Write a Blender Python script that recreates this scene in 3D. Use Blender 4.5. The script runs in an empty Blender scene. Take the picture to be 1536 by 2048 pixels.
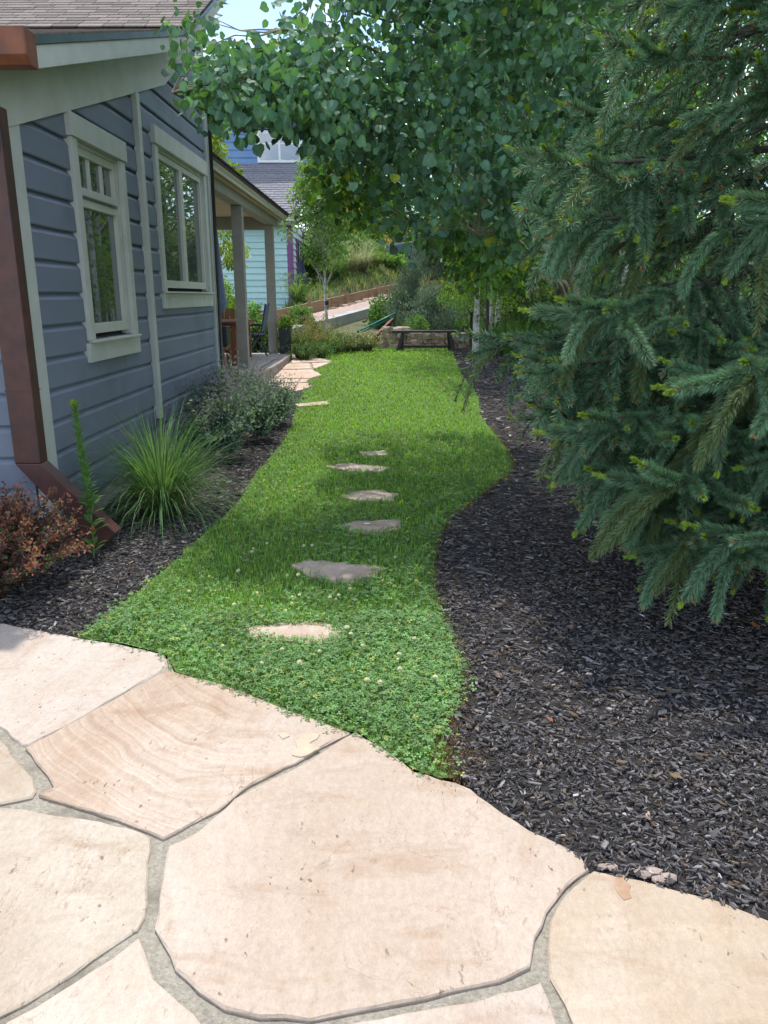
import bpy, math, random
import numpy as np
from mathutils import Vector, Matrix
from mathutils.geometry import delaunay_2d_cdt

# ------------------------------------------------------------------ camera, sky, sun, exposure
F, PITCH, EYE = 1560.0, math.radians(15.5), 1.55
YAW = math.atan(12 / F * math.cos(PITCH))
scn = bpy.context.scene
cd = bpy.data.cameras.new('camera'); cam = bpy.data.objects.new('camera', cd)
scn.collection.objects.link(cam); scn.camera = cam
cam.location = (0, 0, EYE); cam.rotation_euler = (math.pi/2 - PITCH, 0, YAW)
cd.sensor_fit = 'VERTICAL'; cd.sensor_height = 36.0; cd.lens = F / 2048 * 36.0
cd.clip_start = 0.05; cd.clip_end = 1200
SUN_EL, SUN_AZ = math.radians(69), math.radians(-5)      # azimuth from +Y, clockwise
world = bpy.data.worlds.new('World'); scn.world = world; world.use_nodes = True
wn = world.node_tree; wn.nodes.clear()
out = wn.nodes.new('ShaderNodeOutputWorld'); bg = wn.nodes.new('ShaderNodeBackground')
sky = wn.nodes.new('ShaderNodeTexSky'); sky.sky_type = 'NISHITA'; sky.sun_disc = False
sky.sun_elevation = SUN_EL; sky.sun_rotation = SUN_AZ; sky.altitude = 1500; sky.dust_density = 1.5
tc = wn.nodes.new('ShaderNodeTexCoord'); mp = wn.nodes.new('ShaderNodeMapping')
mp.inputs['Scale'].default_value = (1.4, 1.4, 3.2); mp.inputs['Location'].default_value = (0.35, 0.1, 0.2)
cn = wn.nodes.new('ShaderNodeTexNoise'); cn.inputs['Scale'].default_value = 2.2; cn.inputs['Detail'].default_value = 8
cn.inputs['Roughness'].default_value = 0.6
cr = wn.nodes.new('ShaderNodeValToRGB'); cr.color_ramp.elements[0].position = 0.46; cr.color_ramp.elements[1].position = 0.66
mx = wn.nodes.new('ShaderNodeMixRGB'); mx.inputs['Color2'].default_value = (9.5, 9.8, 10.2, 1)
wn.links.new(tc.outputs['Generated'], mp.inputs['Vector']); wn.links.new(mp.outputs['Vector'], cn.inputs['Vector'])
wn.links.new(cn.outputs['Fac'], cr.inputs['Fac']); wn.links.new(cr.outputs['Color'], mx.inputs['Fac'])
wn.links.new(sky.outputs['Color'], mx.inputs['Color1']); wn.links.new(mx.outputs['Color'], bg.inputs['Color'])
wn.links.new(bg.outputs['Background'], out.inputs['Surface'])
bg.inputs['Strength'].default_value = 0.15
sl = bpy.data.lights.new('sun', 'SUN'); sl.energy = 2.2; sl.angle = math.radians(1.0); sl.color = (1.0, 0.95, 0.87)
sun = bpy.data.objects.new('sun', sl); scn.collection.objects.link(sun)
sd = Vector((math.sin(SUN_AZ)*math.cos(SUN_EL), math.cos(SUN_AZ)*math.cos(SUN_EL), math.sin(SUN_EL)))
sun.rotation_euler = sd.to_track_quat('Z', 'Y').to_euler(); sun.location = (0, 0, 30)
vs = scn.view_settings; vs.view_transform = 'Standard'; vs.look = 'None'; vs.gamma = 1; vs.use_curve_mapping = False
vs.exposure = 1.1
scn.cycles.max_bounces = 8; scn.cycles.transparent_max_bounces = 8; scn.cycles.diffuse_bounces = 4

rng = np.random.default_rng(7); random.seed(7)

# ------------------------------------------------------------------ measuring helpers
def ray(u, v):
    a, b = (u-768)/F, -(v-1024)/F
    y = math.cos(PITCH)+b*math.sin(PITCH); z = -math.sin(PITCH)+b*math.cos(PITCH)
    return np.array([a*math.cos(YAW)-y*math.sin(YAW), a*math.sin(YAW)+y*math.cos(YAW), z])
def at(u, v, Y):
    d = ray(u, v); t = Y/d[1]; return np.array([d[0]*t, Y, EYE+d[2]*t])
def sstep(a, b, t):
    t = np.clip((t-a)/(b-a), 0, 1); return t*t*(3-2*t)
def h(x, y):
    x = np.asarray(x, float); y = np.asarray(y, float)
    near = .28*sstep(5, 17, y)
    ramp_ = .98*np.clip((y-19)/10.5, 0, 1.3)*np.clip((x+6.5)/5, .2, 1)-.12*sstep(19, 20.5, y)
    y0 = np.clip(21.7+(x+4.45)/4.9*11, 20, 33.5)
    k = .3*np.clip((x+5)/5, .0, 1.0)
    hill = .62*sstep(0, .45, y-y0)*np.clip((x+4.0)/1.5, 0, 1)+k*np.clip(y-y0, 0, 8)+.11*np.clip(y-y0-8, 0, 40)
    return near+ramp_+hill
def G(u, v):
    d = ray(u, v); t = 1.0
    for k in range(4000):
        p = d*t; z = EYE+p[2]
        if z <= float(h(p[0], p[1])): break
        t += .01 if t < 30 else .05
    return (float(d[0]*t), float(d[1]*t))
def Gs(l): return [G(*p) for p in l]
def Zp(u, v, z):
    d = ray(u, v); t = (z-EYE)/d[2]; return (float(d[0]*t), float(d[1]*t))
def proj(P):
    P = np.asarray(P, float) - np.array([0, 0, EYE])
    x = P[:, 0]*math.cos(YAW)+P[:, 1]*math.sin(YAW); y = -P[:, 0]*math.sin(YAW)+P[:, 1]*math.cos(YAW); z = P[:, 2]
    zc = y*math.cos(PITCH)-z*math.sin(PITCH); b = y*math.sin(PITCH)+z*math.cos(PITCH)
    zz = np.where(np.abs(zc) < 1e-4, 1e-4, zc)
    return 768+F*x/zz, 1024-F*b/zz, zc

# ------------------------------------------------------------------ object helpers
WM = {}
def place(o, parent=None, W=Matrix.Identity(4)):
    scn.collection.objects.link(o); WM[o.name] = W.copy()
    if parent is not None:
        o.parent = parent; o.matrix_parent_inverse = WM[parent.name].inverted()
    o.matrix_basis = W
    return o
def tag(o, label=None, cat=None, group=None, kind=None):
    if label: o['label'] = label
    if cat: o['category'] = cat
    if group: o['group'] = group
    if kind: o['kind'] = kind
    return o
def root(name, loc, label, cat, group=None):
    o = bpy.data.objects.new(name, None); o.empty_display_size = .2
    return tag(place(o, None, Matrix.Translation(Vector([float(c) for c in loc]))), label, cat, group)

class MB:
    """collects vertices and faces, and makes them one mesh"""
    def __init__(s): s.v = []; s.c = []; s.f = []; s.n = 0; s.hasc = False
    def add(s, V, Fc, C=None):
        V = np.asarray(V, float).reshape(-1, 3); Fc = np.asarray(Fc, np.int64)
        s.v.append(V); s.f.append(Fc+s.n); s.n += len(V)
        if C is None: C = np.ones((len(V), 3))
        else: s.hasc = True
        C = np.asarray(C, float)
        if C.ndim == 1: C = np.tile(C, (len(V), 1))
        s.c.append(C); return s
    def box(s, x0, x1, y0, y1, z0, z1, M=None):
        V = np.array([[x, y, z] for z in (z0, z1) for y in (y0, y1) for x in (x0, x1)], float)
        if M is not None: V = V@np.array(M)[:3, :3].T+np.array(M)[:3, 3]
        return s.add(V, [[0, 2, 3, 1], [4, 5, 7, 6], [0, 1, 5, 4], [2, 6, 7, 3], [0, 4, 6, 2], [1, 3, 7, 5]])
    def bar(s, a, b, w, t, up=(0, 0, 1)):
        a = Vector(a); b = Vector(b); d = (b-a); L = d.length; d.normalize()
        u = Vector(up)
        if abs(d.dot(u)) > .99: u = Vector((0, 1, 0))
        sd_ = d.cross(u).normalized(); u = sd_.cross(d)
        V = [a+sd_*(sx*w/2)+u*(sz*t/2)+d*(k*L) for k in (0, 1) for sz in (-1, 1) for sx in (-1, 1)]
        return s.add([tuple(p) for p in V], [[0, 1, 3, 2], [4, 6, 7, 5], [0, 4, 5, 1], [2, 3, 7, 6], [0, 2, 6, 4], [1, 5, 7, 3]])
    def tube(s, pts, rad, k=8, C=None):
        P = np.asarray(pts, float); n = len(P); rad = np.broadcast_to(np.asarray(rad, float), (n,))
        T = np.gradient(P, axis=0); T /= np.linalg.norm(T, axis=1)[:, None]+1e-9
        ref = np.array([0, 0, 1.]) if abs(T[:, 2]).mean() < .8 else np.array([0, 1., 0])
        A = np.cross(T, ref); A /= np.linalg.norm(A, axis=1)[:, None]+1e-9; B = np.cross(T, A)
        an = np.arange(k)*2*np.pi/k
        V = (P[:, None]+rad[:, None, None]*(np.cos(an)[None, :, None]*A[:, None]+np.sin(an)[None, :, None]*B[:, None])).reshape(-1, 3)
        i = np.arange(n-1)[:, None]*k; j = np.arange(k)[None]; j2 = (j+1) % k
        Q = np.stack([i+j, i+j2, i+k+j2, i+k+j], -1).reshape(-1, 4)
        s.add(V, Q, C)
        V2 = P[[0, -1]]; b = s.n-len(V)
        s.f.append(np.array([[b+q for q in (int(a_), int((a_+1) % k))][::1]+[s.n+0] for a_ in range(k)]));
        s.f.append(np.array([[b+(n-1)*k+int((a_+1) % k), b+(n-1)*k+a_, s.n+1] for a_ in range(k)]))
        s.v.append(V2); s.c.append(np.ones((2, 3)) if C is None else np.tile(np.asarray(C, float)[:3], (2, 1))); s.n += 2
        return s
    def prism(s, poly, z0, z1):
        """extruded polygon; poly 2D (x,y); z0/z1 numbers"""
        n = len(poly); V = [(p[0], p[1], z0) for p in poly]+[(p[0], p[1], z1) for p in poly]
        b = s.n; s.add(V, [[i, (i+1) % n, n+(i+1) % n, n+i] for i in range(n)])
        s.f.append(np.array([[b+n+i for i in range(n)]])); s.f.append(np.array([[b+i for i in range(n)][::-1]]))
        return s
    def prism_ax(s, poly, a0, a1, ax):
        """polygon in the plane normal to axis ax, extruded from a0 to a1"""
        n = len(poly)
        def mk(p, a):
            return (a, p[0], p[1]) if ax == 'x' else (p[0], a, p[1])
        V = [mk(p, a0) for p in poly]+[mk(p, a1) for p in poly]
        b = s.n; s.add(V, [[i, (i+1) % n, n+(i+1) % n, n+i] for i in range(n)])
        s.f.append(np.array([[b+n+i for i in range(n)]])); s.f.append(np.array([[b+i for i in range(n)][::-1]]))
        return s
    def inst(s, TV, TF, pos, M, tint=None, tt=None):
        pos = np.asarray(pos, float); m = len(pos); n = len(TV)
        if m == 0: return s
        V = np.einsum('mij,nj->mni', M, TV)+pos[:, None]
        Fc = (np.asarray(TF)[None]+(np.arange(m)*n)[:, None, None]).reshape(-1, len(TF[0]))
        C = None
        if tint is not None:
            C = np.repeat(np.asarray(tint)[:, None], n, 1)
            if tt is not None: C = C*np.asarray(tt)[None]
            C = C.reshape(-1, 3)
        return s.add(V.reshape(-1, 3), Fc, C)
    def mesh(s, name, mat=None, smooth=False):
        me = bpy.data.meshes.new(name)
        V = np.concatenate(s.v); me.vertices.add(len(V)); me.vertices.foreach_set('co', V.ravel())
        tot = np.concatenate([np.full(len(f), f.shape[1]) for f in s.f]); L = np.concatenate([f.ravel() for f in s.f])
        me.loops.add(len(L)); me.loops.foreach_set('vertex_index', L.astype(np.int32))
        me.polygons.add(len(tot)); st = np.concatenate([[0], np.cumsum(tot)[:-1]])
        me.polygons.foreach_set('loop_start', st.astype(np.int32)); me.polygons.foreach_set('loop_total', tot.astype(np.int32))
        if s.hasc:
            at_ = me.attributes.new('tint', 'FLOAT_COLOR', 'POINT'); C = np.concatenate(s.c)
            at_.data.foreach_set('color', np.concatenate([C, np.ones((len(C), 1))], 1).astype(np.float32).ravel())
        me.update(calc_edges=True)
        me.validate()
        (me.shade_smooth if smooth else me.shade_flat)()
        if mat: me.materials.append(mat)
        return me
    def build(s, name, mat, parent=None, W=Matrix.Identity(4), smooth=False, bevel=0, kind=None, label=None):
        o = bpy.data.objects.new(name, s.mesh(name, mat, smooth)); place(o, parent, W)
        if bevel:
            m = o.modifiers.new('edge', 'BEVEL'); m.width = bevel; m.segments = 2; m.limit_method = 'ANGLE'; m.angle_limit = .6
        return tag(o, label, None, None, kind)

def basis(X, Z):
    X = X/(np.linalg.norm(X, axis=1)[:, None]+1e-9)
    Y = np.cross(Z, X); Y /= np.linalg.norm(Y, axis=1)[:, None]+1e-9
    Zn = np.cross(X, Y); return np.stack([X, Y, Zn], -1)
def rdir(n):
    d = rng.normal(size=(n, 3)); return d/np.linalg.norm(d, axis=1)[:, None]
def inpoly(P, poly):
    P = np.asarray(P); poly = np.asarray(poly, float); x, y = P[:, 0], P[:, 1]; c = np.zeros(len(P), bool); j = len(poly)-1
    for i in range(len(poly)):
        xi, yi = poly[i]; xj, yj = poly[j]
        k = ((yi > y) != (yj > y)) & (x < (xj-xi)*(y-yi)/(yj-yi+1e-12)+xi); c ^= k; j = i
    return c
def sample(poly, n):
    poly = np.asarray(poly); a, b = poly.min(0), poly.max(0)
    P = rng.uniform(a, b, (n, 2)); return P[inpoly(P, poly)]
def edge_dist(P, poly):
    poly = np.asarray(poly, float); best = np.full(len(P), 1e9)
    for i in range(len(poly)):
        a, b = poly[i-1], poly[i]; ab = b-a; t = np.clip(((P-a)@ab)/(ab@ab+1e-12), 0, 1)
        best = np.minimum(best, np.linalg.norm(P-a-t[:, None]*ab, axis=1))
    return best
def rough(poly, step=.05, amp=.012, seed=0):
    """resample an outline and break it up like a split stone"""
    r = np.random.default_rng(seed); poly = np.asarray(poly, float); res = []
    for i in range(len(poly)):
        a, b = poly[i], poly[(i+1) % len(poly)]; L = np.linalg.norm(b-a); n = max(1, int(L/step))
        nr = np.array([-(b-a)[1], (b-a)[0]])/(L+1e-9)
        for k in range(n):
            res.append(a+(b-a)*k/n+nr*(r.normal()*amp*(1 if k else .3)))
    return np.array(res)
_ph = rng.uniform(0, 6.28, 24); _fq = rng.normal(size=(24, 2))
def nz(x, y, s=1.0):
    v = 0
    for k in range(12):
        v = v+np.sin(_fq[k, 0]*x*s*(1+k*.25)+_fq[k, 1]*y*s*(1+k*.25)+_ph[k])
    return v/4.0
def sheet(poly, zoff, grid, zf=h, edge_drop=0):
    """triangulated sheet following the ground"""
    poly = np.asarray(poly, float); n = len(poly); a, b = poly.min(0), poly.max(0)
    gx, gy = np.meshgrid(np.arange(a[0], b[0], grid), np.arange(a[1], b[1], grid)); P = np.stack([gx.ravel(), gy.ravel()], 1)
    P = P[inpoly(P, poly)]; P = P[edge_dist(P, poly) > grid*.3] if len(P) else P
    vs_, _, fs, _, _, _ = delaunay_2d_cdt([Vector(p) for p in poly]+[Vector(p) for p in P], [(i, (i+1) % n) for i in range(n)], [], 1, 1e-6)
    V = np.array([(p.x, p.y) for p in vs_]); z = zf(V[:, 0], V[:, 1])+zoff
    return np.column_stack([V, z]), np.array([list(f) for f in fs if len(f) == 3])

# ------------------------------------------------------------------ materials
def newmat(name):
    m = bpy.data.materials.new(name); m.use_nodes = True; nt = m.node_tree; nt.nodes.clear()
    o = nt.nodes.new('ShaderNodeOutputMaterial'); b = nt.nodes.new('ShaderNodeBsdfPrincipled')
    nt.links.new(b.outputs[0], o.inputs['Surface']); return m, nt, b, o
def N(nt, t, **kw):
    n = nt.nodes.new('ShaderNode'+t)
    for k, v in kw.items():
        if k in n.inputs: n.inputs[k].default_value = v
        else: setattr(n, k, v)
    return n
def rgb(c): return (c[0], c[1], c[2], 1)
def ramp(nt, src, stops):
    r = nt.nodes.new('ShaderNodeValToRGB'); e = r.color_ramp.elements
    while len(e) < len(stops): e.new(.5)
    for k, (p, c) in enumerate(stops): e[k].position = p; e[k].color = rgb(c)
    nt.links.new(src, r.inputs['Fac']); return r.outputs['Color']
def mixc(nt, fac, a, b, mode='MIX'):
    m = nt.nodes.new('ShaderNodeMixRGB'); m.blend_type = mode
    for s, v in (('Fac', fac), ('Color1', a), ('Color2', b)):
        if isinstance(v, (int, float)): m.inputs[s].default_value = v
        elif isinstance(v, tuple): m.inputs[s].default_value = rgb(v)
        else: nt.links.new(v, m.inputs[s])
    return m.outputs['Color']
def noise(nt, scale, detail=4, rough_=.55, stretch=None, dist=0, coord='Object'):
    t = nt.nodes.new('ShaderNodeTexCoord'); v = t.outputs[coord]
    if stretch:
        mpn = nt.nodes.new('ShaderNodeMapping'); mpn.inputs['Scale'].default_value = stretch; nt.links.new(v, mpn.inputs['Vector']); v = mpn.outputs['Vector']
    n = N(nt, 'TexNoise', Scale=scale, Detail=detail, Roughness=rough_, Distortion=dist); nt.links.new(v, n.inputs['Vector']); return n.outputs['Fac']
def bump(nt, b, src, strength, dist=.01, prev=None):
    n = N(nt, 'Bump', Strength=strength, Distance=dist); nt.links.new(src, n.inputs['Height'])
    if prev is not None: nt.links.new(prev, n.inputs['Normal'])
    nt.links.new(n.outputs['Normal'], b.inputs['Normal']); return n.outputs['Normal']
def surf(name, c1, c2, scale=6, rough_=.7, bs=0, bscale=40, stretch=None, metallic=0, spec=.4, c3=None, s3=1.2, bd=.006, objvar=0):
    m, nt, b, o = newmat(name)
    col = ramp(nt, noise(nt, scale, 5, .6, stretch), [(.32, c1), (.68, c2)])
    if c3: col = mixc(nt, ramp(nt, noise(nt, s3, 4, .6), [(.5, (0, 0, 0)), (.68, (1, 1, 1))]), col, c3)
    if objvar:
        oi = nt.nodes.new('ShaderNodeObjectInfo'); g = N(nt, 'MapRange'); g.inputs['To Min'].default_value = 1-objvar; g.inputs['To Max'].default_value = 1+objvar
        nt.links.new(oi.outputs['Random'], g.inputs['Value'])
        cc = nt.nodes.new('ShaderNodeCombineColor')
        for k in range(3): nt.links.new(g.outputs['Result'], cc.inputs[k])
        col = mixc(nt, 1.0, col, cc.outputs[0], 'MULTIPLY')
    nt.links.new(col, b.inputs['Base Color']); b.inputs['Roughness'].default_value = rough_; b.inputs['Metallic'].default_value = metallic
    b.inputs['Specular IOR Level'].default_value = spec
    if bs: bump(nt, b, noise(nt, bscale, 6, .6, stretch), bs, bd)
    return m
def leafmat(name, trans=.35, rough_=.5, spec=.3, tcol=(1.5, 1.6, .5), wax=0):
    m, nt, b, o = newmat(name)
    a = nt.nodes.new('ShaderNodeAttribute'); a.attribute_name = 'tint'
    col = mixc(nt, .35, a.outputs['Color'], mixc(nt, 1, a.outputs['Color'], ramp(nt, noise(nt, 30, 2), [(.3, (.55, .55, .55)), (.7, (1.4, 1.4, 1.4))]), 'MULTIPLY'))
    nt.links.new(col, b.inputs['Base Color']); b.inputs['Roughness'].default_value = rough_; b.inputs['Specular IOR Level'].default_value = spec
    if trans:
        t = nt.nodes.new('ShaderNodeBsdfTranslucent'); nt.links.new(mixc(nt, 1, col, tcol, 'MULTIPLY'), t.inputs['Color'])
        ms = nt.nodes.new('ShaderNodeMixShader'); ms.inputs['Fac'].default_value = trans
        nt.links.new(b.outputs[0], ms.inputs[1]); nt.links.new(t.outputs[0], ms.inputs[2]); nt.links.new(ms.outputs[0], o.inputs['Surface'])
    return m
def stonemat(name, base, dark, light, sc=2.0, band=None, seed=0.0):
    m, nt, b, o = newmat(name)
    t = nt.nodes.new('ShaderNodeTexCoord'); mpn = N(nt, 'Mapping'); mpn.inputs['Location'].default_value = (seed, seed*.7, 0); mpn.inputs['Scale'].default_value = (1, .55, 1); mpn.inputs['Rotation'].default_value = (0, 0, .5+seed)
    nt.links.new(t.outputs['Object'], mpn.inputs['Vector'])
    def nn(s, d=6, r=.6, di=0):
        n = N(nt, 'TexNoise', Scale=s, Detail=d, Roughness=r, Distortion=di); nt.links.new(mpn.outputs['Vector'], n.inputs['Vector']); return n.outputs['Fac']
    col = ramp(nt, nn(sc, 7, .62, .6), [(.3, dark), (.47, base), (.62, light)])
    blot = ramp(nt, nn(sc*3.5, 8, .7, 1.0), [(.36, (.88, .80, .72)), (.5, (1, 1, 1))])
    col = mixc(nt, .5, col, blot, 'MULTIPLY')
    fine = ramp(nt, nn(70, 4, .7), [(.3, (.8, .8, .8)), (.65, (1.06, 1.06, 1.06))]); col = mixc(nt, .6, col, fine, 'MULTIPLY')
    pits = ramp(nt, nn(55, 3, .5), [(.30, (.45, .38, .33)), (.345, (1, 1, 1))])
    pm = ramp(nt, nn(3.2, 3), [(.46, (0, 0, 0)), (.6, (1, 1, 1))]); col = mixc(nt, pm, col, mixc(nt, 1, col, pits, 'MULTIPLY'))
    # thin iron veins
    vn = nn(1.9, 5, .55, 1.5); mth = N(nt, 'Math', operation='SUBTRACT'); mth.inputs[1].default_value = .5; nt.links.new(vn, mth.inputs[0])
    ab = N(nt, 'Math', operation='ABSOLUTE'); nt.links.new(mth.outputs[0], ab.inputs[0])
    vein = ramp(nt, ab.outputs[0], [(0, (.7, .6, .53)), (.004, (1, 1, 1))])
    vm = ramp(nt, nn(2.1, 4), [(.54, (0, 0, 0)), (.64, (.8, .8, .8))]); col = mixc(nt, vm, col, mixc(nt, 1, col, vein, 'MULTIPLY'))
    mst = N(nt, 'Mapping'); mst.inputs['Scale'].default_value = (1.5, 5, 1); mst.inputs['Rotation'].default_value = (0, 0, 1.05+.5*math.sin(seed*3)); nt.links.new(t.outputs['Object'], mst.inputs['Vector'])
    sn = N(nt, 'TexNoise', Scale=1.6, Detail=8, Roughness=.65, Distortion=.5); nt.links.new(mst.outputs['Vector'], sn.inputs['Vector'])
    stc = ramp(nt, sn.outputs['Fac'], [(.34, (.84, .76, .68)), (.46, (1, 1, 1)), (.56, (1.0, .99, .98)), (.68, (1.1, 1.1, 1.1))]); col = mixc(nt, .75, col, stc, 'MULTIPLY')
    hsrc = nn(2.6, 9, .62, .8)
    fr_ = N(nt, 'Math', operation='DIVIDE'); fr_.inputs[1].default_value = .085; nt.links.new(hsrc, fr_.inputs[0]); fq_ = N(nt, 'Math', operation='FRACT'); nt.links.new(fr_.outputs[0], fq_.inputs[0])
    cl_ = ramp(nt, fq_.outputs[0], [(0, (.50, .40, .33)), (.035, (.82, .75, .68)), (.07, (1, 1, 1))]); cmk = ramp(nt, nn(2.7, 5, .6), [(.5, (0, 0, 0)), (.6, (.9, .9, .9))])
    col = mixc(nt, cmk, col, mixc(nt, 1, col, cl_, 'MULTIPLY'))
    grit = ramp(nt, nn(240, 3, .8), [(.3, (.86, .84, .82)), (.7, (1.08, 1.08, 1.08))]); col = mixc(nt, .8, col, grit, 'MULTIPLY')
    if band:
        mb = N(nt, 'Mapping'); mb.inputs['Location'].default_value = (-band[0], -band[1], 0); mb.inputs['Scale'].default_value = (1, .8, 1)
        nt.links.new(t.outputs['Object'], mb.inputs['Vector'])
        ds_ = N(nt, 'TexNoise', Scale=2.2, Detail=3.0); nt.links.new(mb.outputs['Vector'], ds_.inputs['Vector'])
        ln = N(nt, 'VectorMath', operation='LENGTH'); nt.links.new(mb.outputs['Vector'], ln.inputs[0])
        ad = N(nt, 'Math', operation='MULTIPLY_ADD'); ad.inputs[1].default_value = .16; nt.links.new(ds_.outputs['Fac'], ad.inputs[0]); nt.links.new(ln.outputs['Value'], ad.inputs[2])
        n1d = N(nt, 'TexNoise', noise_dimensions='1D', Scale=26.0, Detail=3.0, Roughness=.6); nt.links.new(ad.outputs[0], n1d.inputs['W'])
        bc = ramp(nt, n1d.outputs['Fac'], [(.34, (.88, .82, .76)), (.47, (.98, .95, .92)), (.5, (1.10, 1.08, 1.06)), (.56, (.95, .91, .87)), (.7, (1.04, 1.02, 1.0))])
        bmask = ramp(nt, nn(1.1, 2), [(.36, (0, 0, 0)), (.52, (1, 1, 1))])
        col = mixc(nt, bmask, col, mixc(nt, 1, col, bc, 'MULTIPLY'))
    nt.links.new(col, b.inputs['Base Color']); b.inputs['Roughness'].default_value = .8; b.inputs['Specular IOR Level'].default_value = .25
    st = N(nt, 'Math', operation='SNAP'); st.inputs[1].default_value = .085; nt.links.new(hsrc, st.inputs[0])
    n1 = bump(nt, b, st.outputs[0], .55, .03); n2 = bump(nt, b, nn(60, 6, .75), .45, .006, n1)
    return m

M = {}
M['siding'] = surf('siding_paint', (.15, .178, .232), (.178, .206, .265), 3, .55, .25, 30, (1, .12, 1), c3=(.12, .14, .17), s3=.9)
M['siding_back'] = surf('siding_shadow_board', (.05, .06, .08), (.07, .08, .1), 4, .8)
M['trim'] = surf('trim_paint', (.42, .44, .395), (.50, .515, .47), 5, .55, .12, 40)
M['sash'] = surf('sash_paint', (.46, .47, .41), (.52, .53, .46), 5, .45, .05, 60)
M['concrete'] = surf('concrete', (.30, .29, .27), (.40, .38, .35), 5, .85, .4, 30, c3=(.25, .22, .19), s3=1.6)
M['rust'] = surf('rusted_copper', (.055, .020, .018), (.095, .034, .027), 9, .5, .1, 50, c3=(.04, .024, .024), s3=3, spec=.5)
M['rust2'] = surf('rusted_gutter', (.14, .042, .02), (.22, .075, .035), 7, .5, .1, 50, c3=(.07, .03, .025), s3=3)
M['black'] = surf('black_metal', (.012, .013, .015), (.02, .021, .024), 8, .4, .05, 60, spec=.5)
M['flash'] = surf('metal_flashing', (.10, .13, .17), (.16, .2, .26), 4, .3, 0, 60, metallic=.7)
M['shingle'] = surf('brown_shingle', (.115, .092, .08), (.18, .15, .13), 14, .9, .5, 220, objvar=.35)
M['shingle2'] = surf('grey_shingle', (.17, .165, .185), (.24, .235, .255), 10, .9, .4, 120, objvar=.12)
M['shingle3'] = surf('dark_shingle', (.04, .03, .028), (.075, .055, .05), 10, .9, .4, 120)
M['deckwood'] = surf('weathered_deck', (.27, .235, .215), (.40, .36, .335), 5, .75, .35, 30, (6, .35, 6), objvar=.14, c3=(.22, .18, .16), s3=2)
M['deckface'] = surf('weathered_fascia', (.20, .165, .145), (.32, .27, .235), 5, .8, .3, 30, (3, .4, 3))
M['ceil'] = surf('pine_ceiling', (.46, .36, .27), (.56, .45, .35), 5, .6, .15, 30, (.3, 5, 5), objvar=.1)
M['post'] = surf('porch_paint', (.24, .235, .20), (.29, .28, .245), 5, .6, .1, 40)
M['brownwood'] = surf('brown_wood', (.15, .06, .03), (.24, .10, .05), 6, .55, .2, 40, (4, 4, .5))
M['timber'] = surf('cedar_timber', (.25, .165, .10), (.36, .25, .16), 4, .8, .35, 25, (.5, .5, 5), objvar=.12)
M['bench'] = surf('dark_bench_wood', (.035, .03, .028), (.06, .05, .045), 8, .6, .2, 40)
M['aqua'] = surf('aqua_siding', (.50, .74, .78), (.55, .79, .83), 2, .6, .1, 30, objvar=.05)
M['palewall'] = surf('pale_aqua_siding', (.64, .74, .78), (.7, .8, .84), 2, .6, .1, 30)
M['bluewall'] = surf('blue_siding', (.14, .25, .46), (.17, .29, .52), 2, .6, .1, 30, objvar=.06)
M['purple'] = surf('purple_trim', (.22, .09, .24), (.28, .12, .30), 4, .55)
M['white'] = surf('white_paint', (.70, .72, .74), (.8, .8, .8), 4, .5)
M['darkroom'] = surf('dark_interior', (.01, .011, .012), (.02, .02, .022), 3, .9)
M['navy'] = surf('navy_fabric', (.02, .028, .06), (.035, .045, .09), 10, .8, .3, 60)
M['slate'] = surf('grey_blue_fabric', (.09, .12, .2), (.13, .16, .26), 10, .8, .3, 60)
M['tan'] = surf('tan_fence', (.24, .18, .14), (.32, .25, .19), 3, .85, .3, 20, (6, 6, .4))
M['green'] = surf('green_rail_paint', (.02, .16, .12), (.03, .22, .17), 6, .4)
M['redbrown'] = surf('red_brown_timber', (.20, .07, .045), (.28, .11, .07), 5, .8, .3, 20)
M['planter'] = surf('charcoal_planter', (.025, .032, .04), (.04, .048, .058), 6, .5, .05, 40)
M['bark'] = surf('grey_brown_bark', (.075, .062, .05), (.14, .12, .10), 12, .9, .8, 40, (3, 3, .5), bd=.02)
M['aspenbark'] = surf('pale_aspen_bark', (.42, .42, .36), (.58, .57, .50), 7, .7, .3, 30, c3=(.07, .06, .05), s3=9)
M['darkbark'] = surf('dark_bark', (.035, .03, .025), (.07, .058, .048), 14, .9, .8, 50, (3, 3, .5), bd=.02)
M['twig'] = surf('olive_twig', (.16, .15, .10), (.26, .25, .17), 12, .7)
M['soil'] = surf('dark_soil', (.022, .017, .014), (.05, .038, .03), 12, .95, .9, 60, c3=(.07, .045, .035), s3=2, bd=.02)
M['mulchbed'] = surf('mulch_bed', (.022, .019, .018), (.05, .044, .041), 60, .95, 1, 90, bd=.02)
M['turf'] = surf('turf_base', (.06, .12, .02), (.11, .19, .04), 30, .95, .8, 80, bd=.02)
M['wild'] = surf('dry_wild_ground', (.07, .085, .03), (.15, .14, .07), 2.2, .95, .8, 12, c3=(.06, .09, .03), s3=.7, bd=.05)
M['mortar'] = surf('grey_mortar', (.28, .25, .20), (.45, .41, .33), 90, .95, 1, 130, c3=(.22, .20, .155), s3=7, bd=.012)
M['asphalt'] = surf('driveway_concrete', (.34, .34, .35), (.44, .44, .44), 3, .85, .3, 30, c3=(.27, .27, .28), s3=1.2)
M['gravel'] = surf('pink_gravel', (.34, .22, .18), (.62, .50, .44), 26, .95, 1, 40, bd=.04)
M['wallstone'] = surf('retaining_stone', (.42, .32, .25), (.62, .54, .45), 5, .9, .6, 18, objvar=.3, c3=(.26, .15, .09), s3=3, bd=.02)
M['boulder'] = surf('pink_boulder', (.42, .30, .22), (.60, .50, .44), 5, .9, .6, 14, objvar=.2, bd=.03)
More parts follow.
